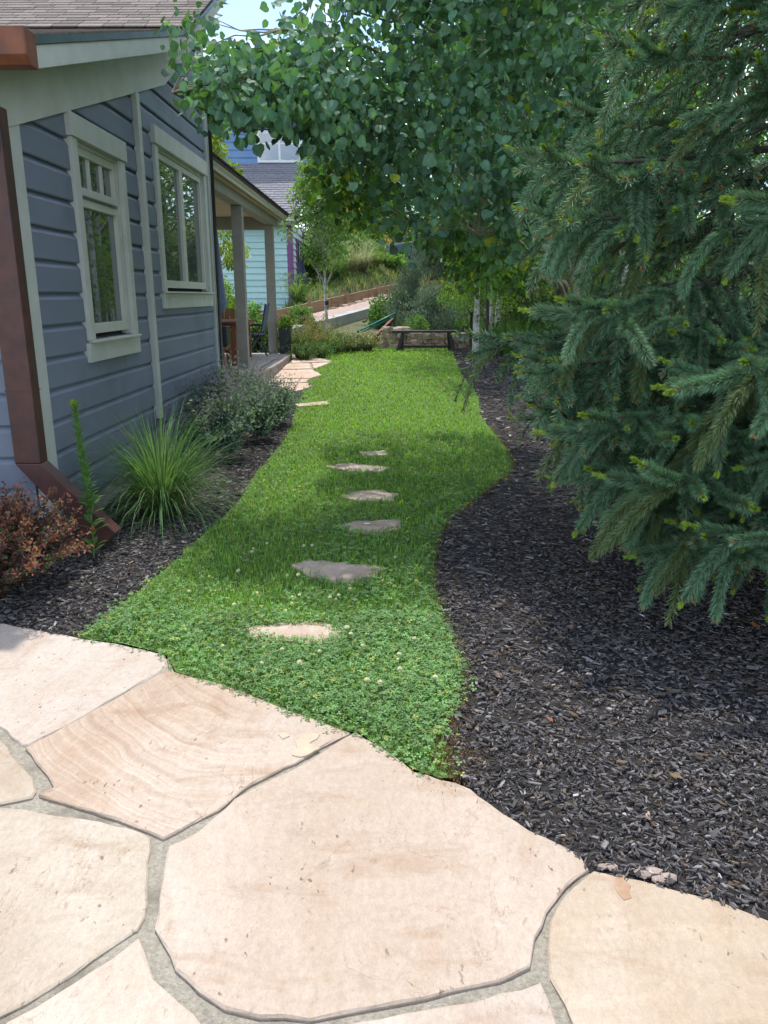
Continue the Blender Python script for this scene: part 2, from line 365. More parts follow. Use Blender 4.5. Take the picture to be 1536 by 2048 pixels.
M['steppe'] = stonemat('stepping_stone', (.47, .375, .305), (.39, .30, .24), (.54, .45, .375), 3)
M['pathstone'] = stonemat('path_flagstone', (.56, .43, .34), (.48, .36, .28), (.64, .52, .43), 2)
M['leaf'] = leafmat('leaf_surface', .24, .6, .25, (1.7, 2.0, .35))
M['grass'] = leafmat('grass_surface', .42, .5, .25, (1.35, 1.4, .6))
M['needle'] = leafmat('needle_surface', .12, .5, .25, (1.2, 1.3, .6))
M['chip'] = leafmat('wood_chip_surface', 0, .85, .15)
M['carpaint'] = surf('blue_grey_car_paint', (.09, .12, .17), (.10, .135, .19), 3, .2, metallic=.3, spec=.6)
M['tyre'] = surf('tyre_rubber', (.012, .012, .012), (.02, .02, .02), 9, .9)
M['lamp'] = surf('headlight_lens', (.6, .62, .65), (.7, .72, .75), 9, .15, spec=.7)
def glassmat():
    m, nt, b, o = newmat('window_glass')
    b.inputs['Base Color'].default_value = (.012, .016, .02, 1); b.inputs['Roughness'].default_value = .5
    g = N(nt, 'BsdfGlossy'); g.inputs['Roughness'].default_value = .015; g.inputs['Color'].default_value = (.9, .95, 1, 1)
    fr = N(nt, 'Fresnel', IOR=1.75); bump_n = N(nt, 'Bump', Strength=.05, Distance=.01)
    nt.links.new(noise(nt, 2.2, 1), bump_n.inputs['Height']); nt.links.new(bump_n.outputs[0], g.inputs['Normal'])
    mm = N(nt, 'Math', operation='MULTIPLY_ADD'); mm.inputs[1].default_value = 1.0; mm.inputs[2].default_value = .12; nt.links.new(fr.outputs[0], mm.inputs[0])
    ms = N(nt, 'MixShader'); nt.links.new(mm.outputs[0], ms.inputs['Fac']); nt.links.new(b.outputs[0], ms.inputs[1]); nt.links.new(g.outputs[0], ms.inputs[2])
    nt.links.new(ms.outputs[0], o.inputs['Surface']); return m
M['glass'] = glassmat()

# ------------------------------------------------------------------ ground
def grid_ground():
    xs = np.concatenate([np.arange(-160, -12, 8), np.arange(-12, 12, .5), np.arange(12, 168, 8)])
    ys = np.concatenate([np.arange(-20, 0, 4), np.arange(0, 44, .5), np.arange(44, 420, 12)])
    X, Y = np.meshgrid(xs, ys); Z = h(X, Y)-.03
    Z = Z+np.where(Y > 36, .1*nz(X, Y, .7), 0)-np.where(Y < 3.6, .03, 0)
    V = np.stack([X, Y, Z], -1).reshape(-1, 3); nx, ny = len(xs), len(ys)
    i = (np.arange(ny-1)[:, None]*nx+np.arange(nx-1)[None]).ravel()
    return V, np.stack([i, i+1, i+nx+1, i+nx], -1)
V, Fq = grid_ground(); MB().add(V, Fq).build('ground', M['wild'], smooth=True, kind='structure')

# outlines read off the ground
lawn_left = [(160, 1278), (205, 1240), (262, 1195), (330, 1140), (392, 1083), (440, 1040), (482, 1000), (502, 960), (532, 925), (562, 890), (583, 850), (592, 820), (600, 795)]
path_edge = [(606, 781), (627, 773), (614, 766), (621, 759), (645, 752), (624, 740), (642, 735), (667, 724), (640, 716)]
lawn_far = [(660, 702), (700, 697), (760, 695), (850, 695), (898, 697)]
lawn_right = [(906, 703), (912, 720), (922, 745), (938, 768), (958, 795), (962, 830), (985, 862), (1012, 895), (1027, 925), (1018, 950), (985, 972), (950, 1000), (905, 1035), (878, 1075), (868, 1125), (870, 1180), (886, 1240), (906, 1290), (926, 1340), (930, 1372), (908, 1420), (890, 1470), (898, 1530), (915, 1560)]
patio_edge = [(880, 1558), (830, 1545), (770, 1502), (718, 1468), (690, 1466), (620, 1440), (560, 1420), (500, 1395), (430, 1370), (350, 1345), (335, 1312), (250, 1290)]
LAWN = np.array(Gs(lawn_left+path_edge+lawn_far+lawn_right+patio_edge))
V, Fq = sheet(rough(LAWN, .12, .01, 3), .004, .4); lawn = MB().add(V, Fq).build('lawn', M['turf'], kind='structure')

RBED = np.array(Gs([(898, 697)]+lawn_right+[(955, 1590), (1000, 1625), (1060, 1668), (1135, 1702), (1175, 1745), (1240, 1760), (1350, 1785), (1440, 1810), (1536, 1842)])+[(1.5, 1.35), (5.5, 1.2), (7, 10), (5, 22), (1.8, 21)])
V, Fq = sheet(RBED, -.004, .4); MB().add(V, Fq).build('mulch_bed', M['mulchbed'], kind='structure')
LBED = np.array([(-4.5, 4.75), (-4.5, 3.5)]+Gs([(0, 1248), (80, 1265), (160, 1278)]+lawn_left+[(606, 781)])+[(-1.9, 11.2), (-2.0, 10.1), (-2.25, 10.0), (-2.25, 4.87), (-4.4, 4.87)])
V, Fq = sheet(LBED, -.006, .4); MB().add(V, Fq).build('mulch_bed', M['mulchbed'], kind='structure')

# ------------------------------------------------------------------ patio of flagstones
stones = [
 ('pale', [(-260, 1230), (0, 1245), (80, 1262), (160, 1276), (250, 1291), (328, 1309), (336, 1330), (318, 1345), (230, 1394), (150, 1444), (60, 1490), (45, 1492), (0, 1456), (-260, 1400)]),
 ('band', [(332, 1343), (430, 1368), (500, 1393), (560, 1417), (620, 1438), (702, 1469), (645, 1497), (592, 1530), (500, 1573), (440, 1620), (327, 1680), (240, 1645), (130, 1610), (77, 1594), (108, 1578), (92, 1550), (52, 1500)]),
 ('tan', [(-200, 1440), (0, 1480), (15, 1495), (37, 1525), (55, 1545), (72, 1585), (65, 1596), (0, 1611), (-200, 1640)]),
 ('tan', [(-220, 1660), (0, 1617), (50, 1620), (100, 1632), (200, 1645), (280, 1668), (300, 1677), (302, 1702), (296, 1750), (290, 1835), (275, 1865), (225, 1895), (100, 1980), (0, 2036), (-200, 2150)]),
 ('warm', [(277, 1876), (288, 1900), (296, 1925), (310, 1960), (350, 2000), (386, 2030), (420, 2075), (440, 2250), (-200, 2250), (15, 2048), (125, 1981), (225, 1916)]),
 ('big', [(713, 1468), (770, 1503), (830, 1546), (880, 1561), (940, 1582), (1000, 1627), (1060, 1667), (1130, 1697), (1160, 1716), (1178, 1745), (1132, 1780), (1092, 1830), (1070, 1880), (1060, 1940), (1000, 1970), (900, 1993), (800, 2010), (700, 2033), (620, 2045), (520, 2040), (450, 2025), (400, 1990), (350, 1945), (325, 1890), (310, 1860), (320, 1800), (330, 1740), (337, 1697), (400, 1665), (470, 1600), (560, 1555), (625, 1522), (672, 1490)]),
 ('gold', [(1187, 1746), (1240, 1757), (1350, 1782), (1440, 1807), (1536, 1840), (1760, 1890), (1760, 2300), (1180, 2300), (1150, 2060), (1130, 2012), (1100, 1960), (1096, 1900), (1100, 1848), (1114, 1820), (1145, 1780)]),
 ('pale', [(420, 2068), (520, 2062), (640, 2062), (720, 2048), (800, 2030), (900, 2013), (1000, 1990), (1080, 1966), (1095, 2000), (1112, 2050), (1150, 2300), (470, 2300)]),
]
SM = {
 'pale': stonemat('pale_flagstone', (.46, .39, .33), (.42, .34, .275), (.51, .455, .40), 1.6, seed=3.1),
 'band': stonemat('banded_flagstone', (.43, .345, .275), (.38, .30, .24), (.475, .40, .335), 1.3, band=(-.42, 2.72), seed=5.3),
 'tan': stonemat('tan_flagstone', (.43, .365, .29), (.385, .315, .24), (.48, .425, .355), 2.0, seed=8.7),
 'warm': stonemat('warm_flagstone', (.47, .385, .31), (.41, .315, .245), (.54, .47, .405), 2.2, seed=1.9),
 'big': stonemat('cream_flagstone', (.445, .365, .295), (.40, .31, .235), (.50, .43, .365), 1.4, seed=12.2),
 'gold': stonemat('golden_flagstone', (.43, .35, .265), (.39, .30, .215), (.475, .405, .325), 1.7, seed=15.5)}
bedpoly = [G(-420, 1250), G(-60, 1240)]+Gs([(0, 1249), (80, 1268), (160, 1282), (250, 1297), (336, 1318), (350, 1350), (430, 1375), (500, 1400), (560, 1424), (620, 1445), (690, 1472), (716, 1474), (770, 1510), (830, 1552), (880, 1567), (940, 1588), (1000, 1632), (1060, 1673), (1130, 1703), (1165, 1725), (1190, 1750), (1240, 1763), (1350, 1788), (1440, 1813), (1536, 1846), (1700, 1880)])+[(2.5, 1.2), (2.5, -.8), (-2.8, -.8)]
V, Fq = sheet(rough(bedpoly, .06, .006, 2), -.007, .12, zf=lambda x, y: .0022*nz(x, y, 14)); patio = MB().add(V, Fq).build('patio', M['mortar'], kind='structure', smooth=True)
def flag(poly, mat, parent, seed, top=0.0, thick=.04, amp=.008, name='flagstone', zf=None, step=.035, und=.0012, grid=.07):
    zf = zf or (lambda x, y: np.zeros_like(x)); P = rough(poly, step, amp, seed)
    area = .5*np.sum(P[:, 0]*np.roll(P[:, 1], -1)-np.roll(P[:, 0], -1)*P[:, 1])
    if area < 0: P = P[::-1]
    # inset ring for the worn edge
    T = np.roll(P, -1, 0)-np.roll(P, 1, 0); T /= np.linalg.norm(T, axis=1)[:, None]+1e-9; nin = np.stack([-T[:, 1], T[:, 0]], 1)
    r = np.random.default_rng(seed); ins = P+nin*(.003+.005*r.random(len(P))**2)[:, None]
    V, Fq = sheet(ins, 0, grid, zf=lambda x, y: zf(x, y)+top+und*nz(x+seed, y, 5)); b = MB().add(V, Fq)
    n = len(P); zi = zf(ins[:, 0], ins[:, 1])+top+und*nz(ins[:, 0]+seed, ins[:, 1], 5); zo = zi-.0025-.004*r.random(n)
    R0 = np.column_stack([ins, zi]); R1 = np.column_stack([P, zo]); R2 = np.column_stack([P+nin*.004, zf(P[:, 0], P[:, 1])+top-thick])
    i = np.arange(n); j = (i+1) % n
    b.add(np.concatenate([R0, R1, R2]), np.concatenate([np.stack([n+i, n+j, j, i], 1), np.stack([2*n+i, 2*n+j, n+j, n+i], 1)]))
    return b.build(name, mat, parent, smooth=False)
FS = []
for k, (kind, px) in enumerate(stones):
    FS.append(flag(Gs(px), SM[kind], patio, 10+k, top=.002*((k*7) % 4), amp=.0028, step=.045))
# a flaked chip of pale stone near the banded stone's corner, a few crumbs by the mulch
M['flake'] = surf('pale_flake', (.40, .33, .23), (.50, .42, .31), 20, .8, .3, 60); M['stain'] = surf('rust_stain', (.30, .18, .11), (.38, .26, .17), 40, .85)
for px in ([(590, 1488), (600, 1476), (622, 1470), (640, 1474), (634, 1484), (618, 1492), (640, 1502), (622, 1513), (600, 1520), (583, 1515), (594, 1502)], [(556, 1472), (572, 1468), (580, 1478), (566, 1484)]):
    q_ = rough(Gs(px), .02, .003, 5); MB().prism([tuple(p) for p in q_], .002, .0088).build('flake', M['flake'], FS[1])
q_ = rough(Gs([(1232, 1758), (1248, 1756), (1250, 1768), (1262, 1775), (1256, 1790), (1262, 1800), (1248, 1806), (1238, 1796), (1228, 1778)]), .015, .004, 6)
MB().prism([tuple(p) for p in q_], .0, .002*((6*7) % 4)+.0022).build('stain', M['stain'], FS[6])
# second path by the deck
path = MB(); V, Fq = sheet(Gs([(500, 790), (480, 760), (584, 708), (640, 713), (672, 724), (650, 738), (632, 741), (650, 753), (625, 763), (632, 773), (606, 785), (560, 800)]), -.008, .3)
path = path.add(V, Fq).build('path', M['mortar'], kind='structure')
for k, px in enumerate([[(584, 716), (638, 717), (665, 724), (620, 726), (584, 727.5)], [(575, 729), (619, 727.5), (624, 738), (560, 740)], [(623, 727.5), (663, 725.7), (641, 734), (628, 738)],
                        [(556, 741.5), (623, 739.7), (643, 751.5), (620, 758), (530, 757)], [(528, 758.5), (619, 759.7), (613, 765.5), (515, 768)], [(512, 770), (613, 767.5), (625, 773), (604, 781), (560, 792), (500, 788)]]):
    flag(Gs(px), M['pathstone'], path, 40+k, top=.015, zf=h, amp=.012, step=.12, grid=.3)
# stepping stones: each its own thing
SS = [([(478, 1268), (520, 1257), (600, 1252), (655, 1254), (690, 1276), (672, 1292), (640, 1299), (560, 1292), (500, 1283)], 'broad stepping stone in the clover nearest the patio'),
      ([(583, 1135), (620, 1126), (680, 1132), (740, 1138), (772, 1143), (742, 1160), (710, 1171), (660, 1171), (610, 1155)], 'second stepping stone from the patio, pinkish and pointed at its ends'),
      ([(678, 1056), (710, 1047), (800, 1044), (803, 1058), (762, 1074), (700, 1068)], 'stepping stone carrying a small white spot, third from the patio'),
      ([(682, 998), (710, 988), (760, 985), (797, 992), (782, 1006), (720, 1007)], 'fourth stepping stone from the patio, half covered by grass'),
      ([(650, 937), (700, 930), (782, 939), (762, 947), (700, 946)], 'long thin looking stepping stone fifth from the patio'),
      ([(718, 908), (770, 905), (777, 914), (730, 917)], 'small stepping stone nearly lost in shaded grass'),
      ([(588, 811), (655, 805), (658, 812), (598, 816)], 'stepping stone at the lawn edge beside the catmint')]
STEP = []
for k, (px, lab) in enumerate(SS):
    g = np.array(Gs(px)); STEP.append(g)
    o = flag(g, M['steppe'], None, 60+k, top=.022, zf=h, amp=.01, thick=.05, name='stepping_stone')
    tag(o, lab, 'stepping stone', 'stepping stones across the lawn')
    if k == 2:
        c = g.mean(0); MB().prism([(c[0]-.03+.022*math.cos(a)*(1+.3*math.sin(3*a)), c[1]+.03+.014*math.sin(a)) for a in np.arange(12)*math.pi/6], float(h(*c))+.026, float(h(*c))+.029).build('white_spot', M['white'], o)

# ------------------------------------------------------------------ grass, clover
def blade_T():
    V = np.array([[-.5, 0, 0], [.5, 0, 0], [-.42, .12, .5], [.42, .12, .5], [-.08, .45, 1], [.08, .45, 1]]); return V, [[0, 1, 3, 2], [2, 3, 5, 4]]
def yaw_mats(n, sx, sy, sz, lean=.3):
    X = np.column_stack([rng.normal(size=n), rng.normal(size=n), np.zeros(n)]); Zu = np.column_stack([rng.normal(size=(n, 2))*lean, np.ones(n)])
    B = basis(X, Zu/np.linalg.norm(Zu, axis=1)[:, None]); return B*np.stack([sx, sy, sz], -1)[:, None, :]
def onstones(P, m):
    k = np.zeros(len(P), bool)
    for s in STEP: k |= inpoly(P, s) & (edge_dist(P, s) > m)
    return k
g = MB(); TV, TF = blade_T()
A = LAWN[:, 0].max()-LAWN[:, 0].min(); yg = np.linspace(2, 23.9, 400); pdf = 7200/(1+((yg-2)/2.6)**1.75); cdf = np.cumsum(pdf); tot_ = cdf[-1]*(yg[1]-yg[0])*A
yy_ = np.interp(rng.random(int(tot_))*cdf[-1], cdf, yg); P = np.column_stack([rng.uniform(LAWN[:, 0].min(), LAWN[:, 0].max(), len(yy_)), yy_])
P = P[inpoly(P, LAWN)]; P = P[~onstones(P, .035)]
ed = edge_dist(P, LAWN); kk_ = rng.random(len(P)) < .35+ed/.10; P, ed = P[kk_], ed[kk_]; P = P+rng.normal(size=P.shape)*(.01+.016*(ed < .05))[:, None]; n = len(P)
L = .042*rng.uniform(.55, 1.35, n)*np.clip(.45+ed/.12, .45, 1)*(1+.012*P[:, 1]); wid = .0034*(1+(P[:, 1]-2)*.26)
B = yaw_mats(n, wid*rng.uniform(.7, 1.3, n), L, L, .35)
pat = nz(P[:, 0], P[:, 1], 1.3)*.5+nz(P[:, 0], P[:, 1], 6)*.35
t = np.array([.215, .40, .075])[None]*np.clip(1+.16*pat+rng.normal(size=n)*.2, .45, 1.9)[:, None]
far = sstep(3, 12, P[:, 1])[:, None]; t = t*(1-far)+t*np.array([1.08, 1.04, .8])*far
dry = rng.random(n) < .05; t[dry] = np.array([.40, .33, .16])*rng.uniform(.6, 1.1, dry.sum())[:, None]
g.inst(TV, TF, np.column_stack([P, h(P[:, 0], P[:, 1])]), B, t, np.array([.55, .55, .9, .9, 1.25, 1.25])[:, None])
g.build('grass', M['grass'], kind='stuff')
# clover: three folded leaflets on a stalk
lf = []; ff = []
for k in range(3):
    a = k*2*math.pi/3; c, s = math.cos(a), math.sin(a)
    pts = [(0, 0, 0), (.55, .38, .10), (1.0, .30, .02), (1.02, 0, -.02), (1.0, -.30, .02), (.55, -.38, .10)]
    b0 = len(lf); lf += [(x*c-y*s, x*s+y*c, z) for x, y, z in pts]; ff += [[b0, b0+3, b0+2, b0+1], [b0, b0+5, b0+4, b0+3]]
lf = np.array(lf); ct = np.array([1.25, .95, .95, 1.0, .95, .95]*3)[:, None]
c_ = MB()
P = np.concatenate([rng.uniform((LAWN[:, 0].min(), 2.1), (1.3, 3.6), (64000, 2)), rng.uniform((LAWN[:, 0].min(), 3.6), (1.3, 8.5), (60000, 2))])
P = P[inpoly(P, LAWN)]
w = 1.1-.36*(P[:, 1]-2.2)+.4*nz(P[:, 0], P[:, 1], 1.7)+.35*(P[:, 0]+.2); P = P[rng.random(len(P)) < np.clip(w, .10, .9)]
cr_ = np.array(G(895, 1515)); P = P[~onstones(P, .03)]; P = P[(np.linalg.norm(P-cr_, axis=1)/.24+rng.random(len(P))*.8 > .85)]; ed = edge_dist(P, LAWN); kk_ = rng.random(len(P)) < .6+ed/.09; P, ed = P[kk_], ed[kk_]; P = P+rng.normal(size=P.shape)*(.022*(ed < .06))[:, None]; n = len(P)
S_ = rng.uniform(.0065, .013, n)*(1+.12*np.clip(P[:, 1]-3, 0, 4)); B = yaw_mats(n, S_, S_, S_, .45); z = h(P[:, 0], P[:, 1])+rng.uniform(.022, .055, n)*np.clip(.35+ed/.1, .35, 1)
t = np.array([.165, .29, .115])[None]*np.clip(1+rng.normal(size=n)*.28+.15*nz(P[:, 0], P[:, 1], 4), .4, 1.9)[:, None]
yb = rng.random(n) < .06; t[yb] = t[yb]*np.array([2.2, 1.3, .9])
c_.inst(lf, ff, np.column_stack([P, z]), B, t, ct); c_.build('clover', M['grass'], kind='stuff')
# clover flower heads
fm = MB(); npet = 46
for k in range(npet):
    th = math.acos(1-1.6*(k+.5)/npet); ph = k*2.4; d = np.array([[math.sin(th)*math.cos(ph), math.sin(th)*math.sin(ph), math.cos(th)]])
    Bm = basis(d, np.array([[.3, .2, .9]])); fm.inst(np.array([[0, -.12, 0], [0, .12, 0], [1, .2, 0], [1, -.2, 0]])*.009, [[0, 1, 2, 3]], d*.002, Bm, np.array([[.75, .72, .62]])*(1 if k < 30 else .7))
fm.tube([(0, 0, -.035), (0, 0, 0)], .0009, 4, (.2, .3, .1)); fme = fm.mesh('flower_head', M['grass'])
Pf = [G(*p) for p in [(585, 1222), (600, 1218), (678, 1218), (672, 1228), (660, 1222), (520, 1290), (543, 1300), (565, 1330), (572, 1250), (725, 1325), (798, 1342), (795, 1352), (800, 1372), (735, 1395), (694, 1285), (702, 1300), (515, 1215), (585, 1235), (535, 1110), (505, 1128), (508, 1122), (625, 1115), (608, 1116), (700, 1205), (600, 1358), (525, 1360), (640, 1335), (790, 1140), (765, 1188), (575, 1178), (597, 1176), (832, 1190), (470, 1238), (420, 1180), (380, 1210), (447, 1325), (828, 1310), (870, 1390), (760, 1400), (478, 1168)]]
for k, (x, y) in enumerate(Pf):
    s = random.uniform(.75, 1.15); o = bpy.data.objects.new('flower_head', fme)
    place(o, lawn, Matrix.Translation((x, y, float(h(x, y))+.075))@Matrix.Rotation(random.uniform(0, 6), 4, 'Z')@Matrix.Rotation(random.uniform(-.4, .4), 4, 'X')@Matrix.Scale(s, 4))

# ------------------------------------------------------------------ wood chips
def chipT(seed):
    r = np.random.default_rng(seed); k = 5; an = np.sort(r.uniform(0, 6.28, 8))[:k]
    a = [(-1, -.8*r.random()), (.2+.7*r.random(), -1), (1, .1+.7*r.random()), (-.9+.6*r.random(), 1)]
    V = [(x*.5, y*.5, -.5) for x, y in a]+[(x*.47+.03*r.normal(), y*.45, .5+.15*r.normal()) for x, y in a]
    return np.array(V), [[4, 5, 6, 7], [0, 1, 5, 4], [1, 2, 6, 5], [2, 3, 7, 6], [3, 0, 4, 7]]
cm = MB()
def chips(poly, ylo, yhi, dens, smin, smax):
    poly = np.asarray(poly); x0, x1 = poly[:, 0].min(), min(poly[:, 0].max(), 4.2)
    P = rng.uniform((x0, ylo), (x1, yhi), (int((x1-x0)*(yhi-ylo)*dens), 2)); P = P[inpoly(P, poly)]
    u, v, zc = proj(np.column_stack([P, np.zeros(len(P))])); P = P[(u > -250) & (u < 2000) & (v < 2250) & (zc > .3)]
    for s in range(6):
        Q = P[s::6]; n = len(Q)
        if not n: continue
        TV, TF = chipT(s); L = rng.uniform(smin, smax, n)*np.where(rng.random(n) < .1, 1.9, 1); Wd = L*rng.uniform(.10, .45, n)
        B = yaw_mats(n, L, Wd, rng.uniform(.002, .005, n), .33)
        val = np.exp(rng.normal(size=n)*.5)*.090; t = val[:, None]*np.array([1.06, .98, .96])
        br = rng.random(n) < .10; t[br] = rng.uniform(.05, .12, br.sum())[:, None]*np.array([1.25, .9, .62])
        lt = rng.random(n) < .004; t[lt] = rng.uniform(.2, .34, lt.sum())[:, None]*np.array([1.2, .85, .6])
        cm.inst(TV, TF, np.column_stack([Q, h(Q[:, 0], Q[:, 1])+rng.uniform(-.002, .02, n)]), B, t)
chips(RBED, 1.2, 2.6, 7000, .009, .027); chips(RBED, 2.6, 4.2, 3900, .012, .034); chips(RBED, 4.2, 6, 2000, .018, .04); chips(RBED, 6, 12, 520, .03, .07); chips(RBED, 12, 21, 260, .05, .1)
chips(LBED, 3.3, 5.6, 4200, .011, .034); chips(LBED, 5.6, 11, 1000, .022, .055)
cm.build('wood_chips', M['chip'], kind='stuff')
# bare soil seam along the lawn edge: a few dry thatch blades
th = MB(); E_ = np.array(Gs(lawn_right)); ix = rng.integers(0, len(E_)-1, 9000); tt_ = rng.random(9000)[:, None]
P = E_[ix]*(1-tt_)+E_[ix+1]*tt_; P = P[P[:, 1] < 9]; P += rng.normal(size=P.shape)*.018; P = np.concatenate([P, np.array(G(892, 1500))+rng.normal(size=(1500, 2))*[.07, .09]]); P = P[P[:, 1] > 2.05]; n = len(P)
L = rng.uniform(.015, .04, n); B = yaw_mats(n, np.full(n, .003), L, L*.5, .7)
th.inst(*blade_T(), np.column_stack([P, h(P[:, 0], P[:, 1])]), B, np.array([[.22, .15, .07]])*rng.uniform(.4, 1.4, n)[:, None]); th.build('dry_grass', M['grass'], kind='stuff')
fl_T = np.array([[0, 0, 0], [.3, .3, .12], [.75, .28, .1], [1, 0, .2], [.7, -.3, .05], [.3, -.26, .15], [.5, 0, -.02]]); fl_F = [[0, 6, 2, 1], [0, 5, 4, 6], [6, 4, 3, 2]]
for (u_, v_, s_, c_, lab) in [(1516, 1268, .06, (.42, .19, .07), 'curled orange brown fallen leaf on the mulch under the spruce'), (1140, 1268, .035, (.40, .20, .12), 'small rusty fallen leaf on the mulch right of the clover edge'), (1105, 1455, .03, (.5, .2, .09), 'tiny orange leaf scrap in the middle of the dark mulch'), (1365, 1570, .05, (.33, .22, .12), 'dull brown leaf lying on the mulch above the golden flagstone'), (914, 1296, .02, (.6, .22, .12), 'orange petal like leaf at the lawn and mulch border')]:
    x, y = G(u_, v_); b = MB(); a_ = rng.uniform(0, 6.28); b.inst(fl_T, fl_F, [[x, y, float(h(x, y))+.022]], (basis(np.array([[math.cos(a_), math.sin(a_), .1]]), np.array([[.1, .1, 1.]]))*s_), np.array([c_])); o = b.build('fallen_leaf', M['grass']); tag(o, lab, 'leaf', 'fallen leaves on the mulch')
# small pale stones at the patio joint
for k, (px, py) in enumerate([(1205, 1738), (1222, 1742), (1276, 1748), (1305, 1752), (1335, 1762), (1316, 1765), (1290, 1757)]):
    x, y = G(px, py); s = .012+.008*random.random(); b = MB(); TV = rdir(14); 
    import bmesh
    bm = bmesh.new(); bmesh.ops.create_icosphere(bm, subdivisions=1, radius=1)
    for vtx in bm.verts: vtx.co *= random.uniform(.7, 1.1)
    me = bpy.data.meshes.new('pebble'); bm.to_mesh(me); bm.free(); me.materials.append(M['boulder'])
    o = place(bpy.data.objects.new('pebble', me), None, Matrix.Translation((x, y, s*.5))@Matrix.Diagonal((s*1.5, s, s*.6, 1)))
    tag(o, ['pale pebble at the pointed corner where two flagstones meet', 'pebble second from the pointed stone corner', 'pebble in the middle of the pebble row by the golden flagstone', 'larger pebble lying in mulch beside the golden flagstone', 'last pebble to the right along the golden flagstone edge', 'pebble touching the edge of the golden flagstone', 'small pebble between its neighbours on the mulch edge'][k], 'pebble', 'pebbles beside the golden flagstone')

# ------------------------------------------------------------------ house
HX, HY0, HY1 = -2.17, 4.79, 10.0
house = root('house', (-5, 7.5, 0), 'blue grey timber house with cream trim, rusty downspout and covered porch', 'house')
def rakez(y): return np.where(y < 8.2, 1.516+.297*y, 1.516+.297*8.2+.52*(y-8.2))
MB().box(-9, HX-.006, HY0+.02, HY1+.05, -.05, .27).build('foundation', M['concrete'], house, bevel=.01)
wall = MB().prism_ax([(HY0+.035, .2), (HY1, .2), (HY1, float(rakez(HY1))-.1), (8.2, float(rakez(8.2))-.1), (HY0+.035, float(rakez(HY0))-.1)], -9, HX-.075, 'x').build('wall', M['siding_back'], house)
wins = [(5.78, 6.72, 1.24, 2.60), (7.78, 9.70, 1.59, 2.89)]
PH = .2
def plank_prof(z0, z1):      # outline in (out, z), out from the wall backing
    return [(-.07, z0), (-.028, z0), (.0, z0), (.004, z0+.008), (.002, z1-.045), (-.004, z1-.035), (-.022, z1-.012), (-.026, z1), (-.07, z1)]
def plank_x(y0, y1, z0, z1):
    b = MB(); pr = plank_prof(z0, z1); n = len(pr)
    segs = max(1, int((y1-y0)/.25)); ys = np.linspace(y0, y1, segs+1); V = []
    for y in ys:
        for k, (o, z) in enumerate(pr):
            V.append((HX+o+(.0012*math.sin(y*9+z*31) if k > 1 else 0), y, z+(.0016*math.sin(y*5+z0*40) if k in (1, 2, 3) else 0)))
    Fq = [[i*n+k, i*n+(k+1) % n, (i+1)*n+(k+1) % n, (i+1)*n+k] for i in range(segs) for k in range(n)]
    b.add(V, Fq); b.f.append(np.array([[k for k in range(n)][::-1]])); b.f.append(np.array([[segs*n+k for k in range(n)]])); return b
z = .17; zi = 0
while z < 4.6:
    z1 = z+PH; y0 = HY0+.12; y1 = HY1-.1
    fz = 1.516+.297*y0-.47
    ys_ = y0
    if z > fz: ys_ = max(y0, (z+.30-1.516)/.297 if z < 3.4 else 8.2+(z+.30-3.95)/.52)
    if ys_ < y1-.1:
        iv = [(ys_, y1)]
        for (a, b_, c0, c1) in wins:
            if z1 > c0 and z < c1:
                iv = [q for (s, e) in iv for q in ((s, min(e, a)), (max(s, b_), e)) if q[1]-q[0] > .02]
                if c0-z > .06: plank_x(a, b_, z, c0-.012).build('plank', M['siding'], wall)
                if z1-c1 > .06: plank_x(a, b_, c1+.01, z1).build('plank', M['siding'], wall)
        if len(iv) == 1 and iv[0][1]-iv[0][0] > 3.5 and zi % 3 != 0:
            cut = 6.2+((zi*1.37) % 2.6); s, e = iv[0]; iv = [(s, cut-.0015), (cut+.0015, e)] if s < cut-.3 else iv
        for (s, e) in iv: plank_x(s, e, z, z1).build('plank', M['siding'], wall)
    # front wall
    if z1 < 2.6:
        b = MB(); pr = plank_prof(z, z1); b.prism_ax([(HY0-o, zz) for o, zz in pr], -6.5, HX-.12, 'x'); b.build('plank', M['siding'], wall)
    z = z1; zi += 1
# corner boards
MB().box(HX-.06, HX+.022, HY0-.004, HY0+.145, .17, 2.62).build('corner_board', M['trim'], house, bevel=.003)
MB().box(HX-.15, HX-.062, HY0-.022, HY0+.03, .17, 2.62).build('corner_board', M['siding'], house, bevel=.003)
MB().box(HX-.1, HX+.024, HY1-.11, HY1+.02, .2, 4.4).build('corner_board', M['trim'], house, bevel=.003)
MB().box(-6.5, HX+.03, HY0-.03, HY0+.0, .16, .172).box(HX-.03, HX+.03, HY0-.03, HY1, .158, .17).build('drip_strip', M['flash'], house)
# batten
MB().box(HX-.01, HX+.045, 7.2, 7.29, .45, 3.195).build('batten', M['trim'], house, bevel=.003)
# roof
RX = -1.9
roof = MB(); ylist = [4.42, 8.2, 10.45]
pts = [(4.42, float(rakez(4.42))), (8.2, float(rakez(8.2))), (10.5, float(rakez(10.5)))]
roof.prism_ax([(y, z_-.02) for y, z_ in pts]+[(y, z_-.06) for y, z_ in pts[::-1]], -9.3, RX+.02, 'x')
roof = roof.build('roof', M['shingle3'], house)
def rakestrip(x0, x1, up, dn, mat, name, y0=4.5, y1=10.45, bev=.003):
    ys = [y0, 8.2, y1]; zt = [float(rakez(y)) for y in ys]
    MB().prism_ax([(y, z_-up) for y, z_ in zip(ys, zt)]+[(y, z_-dn) for y, z_ in list(zip(ys, zt))[::-1]], x0, x1, 'x').build(name, mat, house, bevel=bev)
rakestrip(RX-.012, RX+.012, .05, .175, M['trim'], 'rake_board')
rakestrip(RX+.013, RX+.022, .012, .056, M['flash'], 'drip_edge', bev=0)
rakestrip(HX-.06, RX-.013, .145, .165, M['trim'], 'soffit', bev=0)
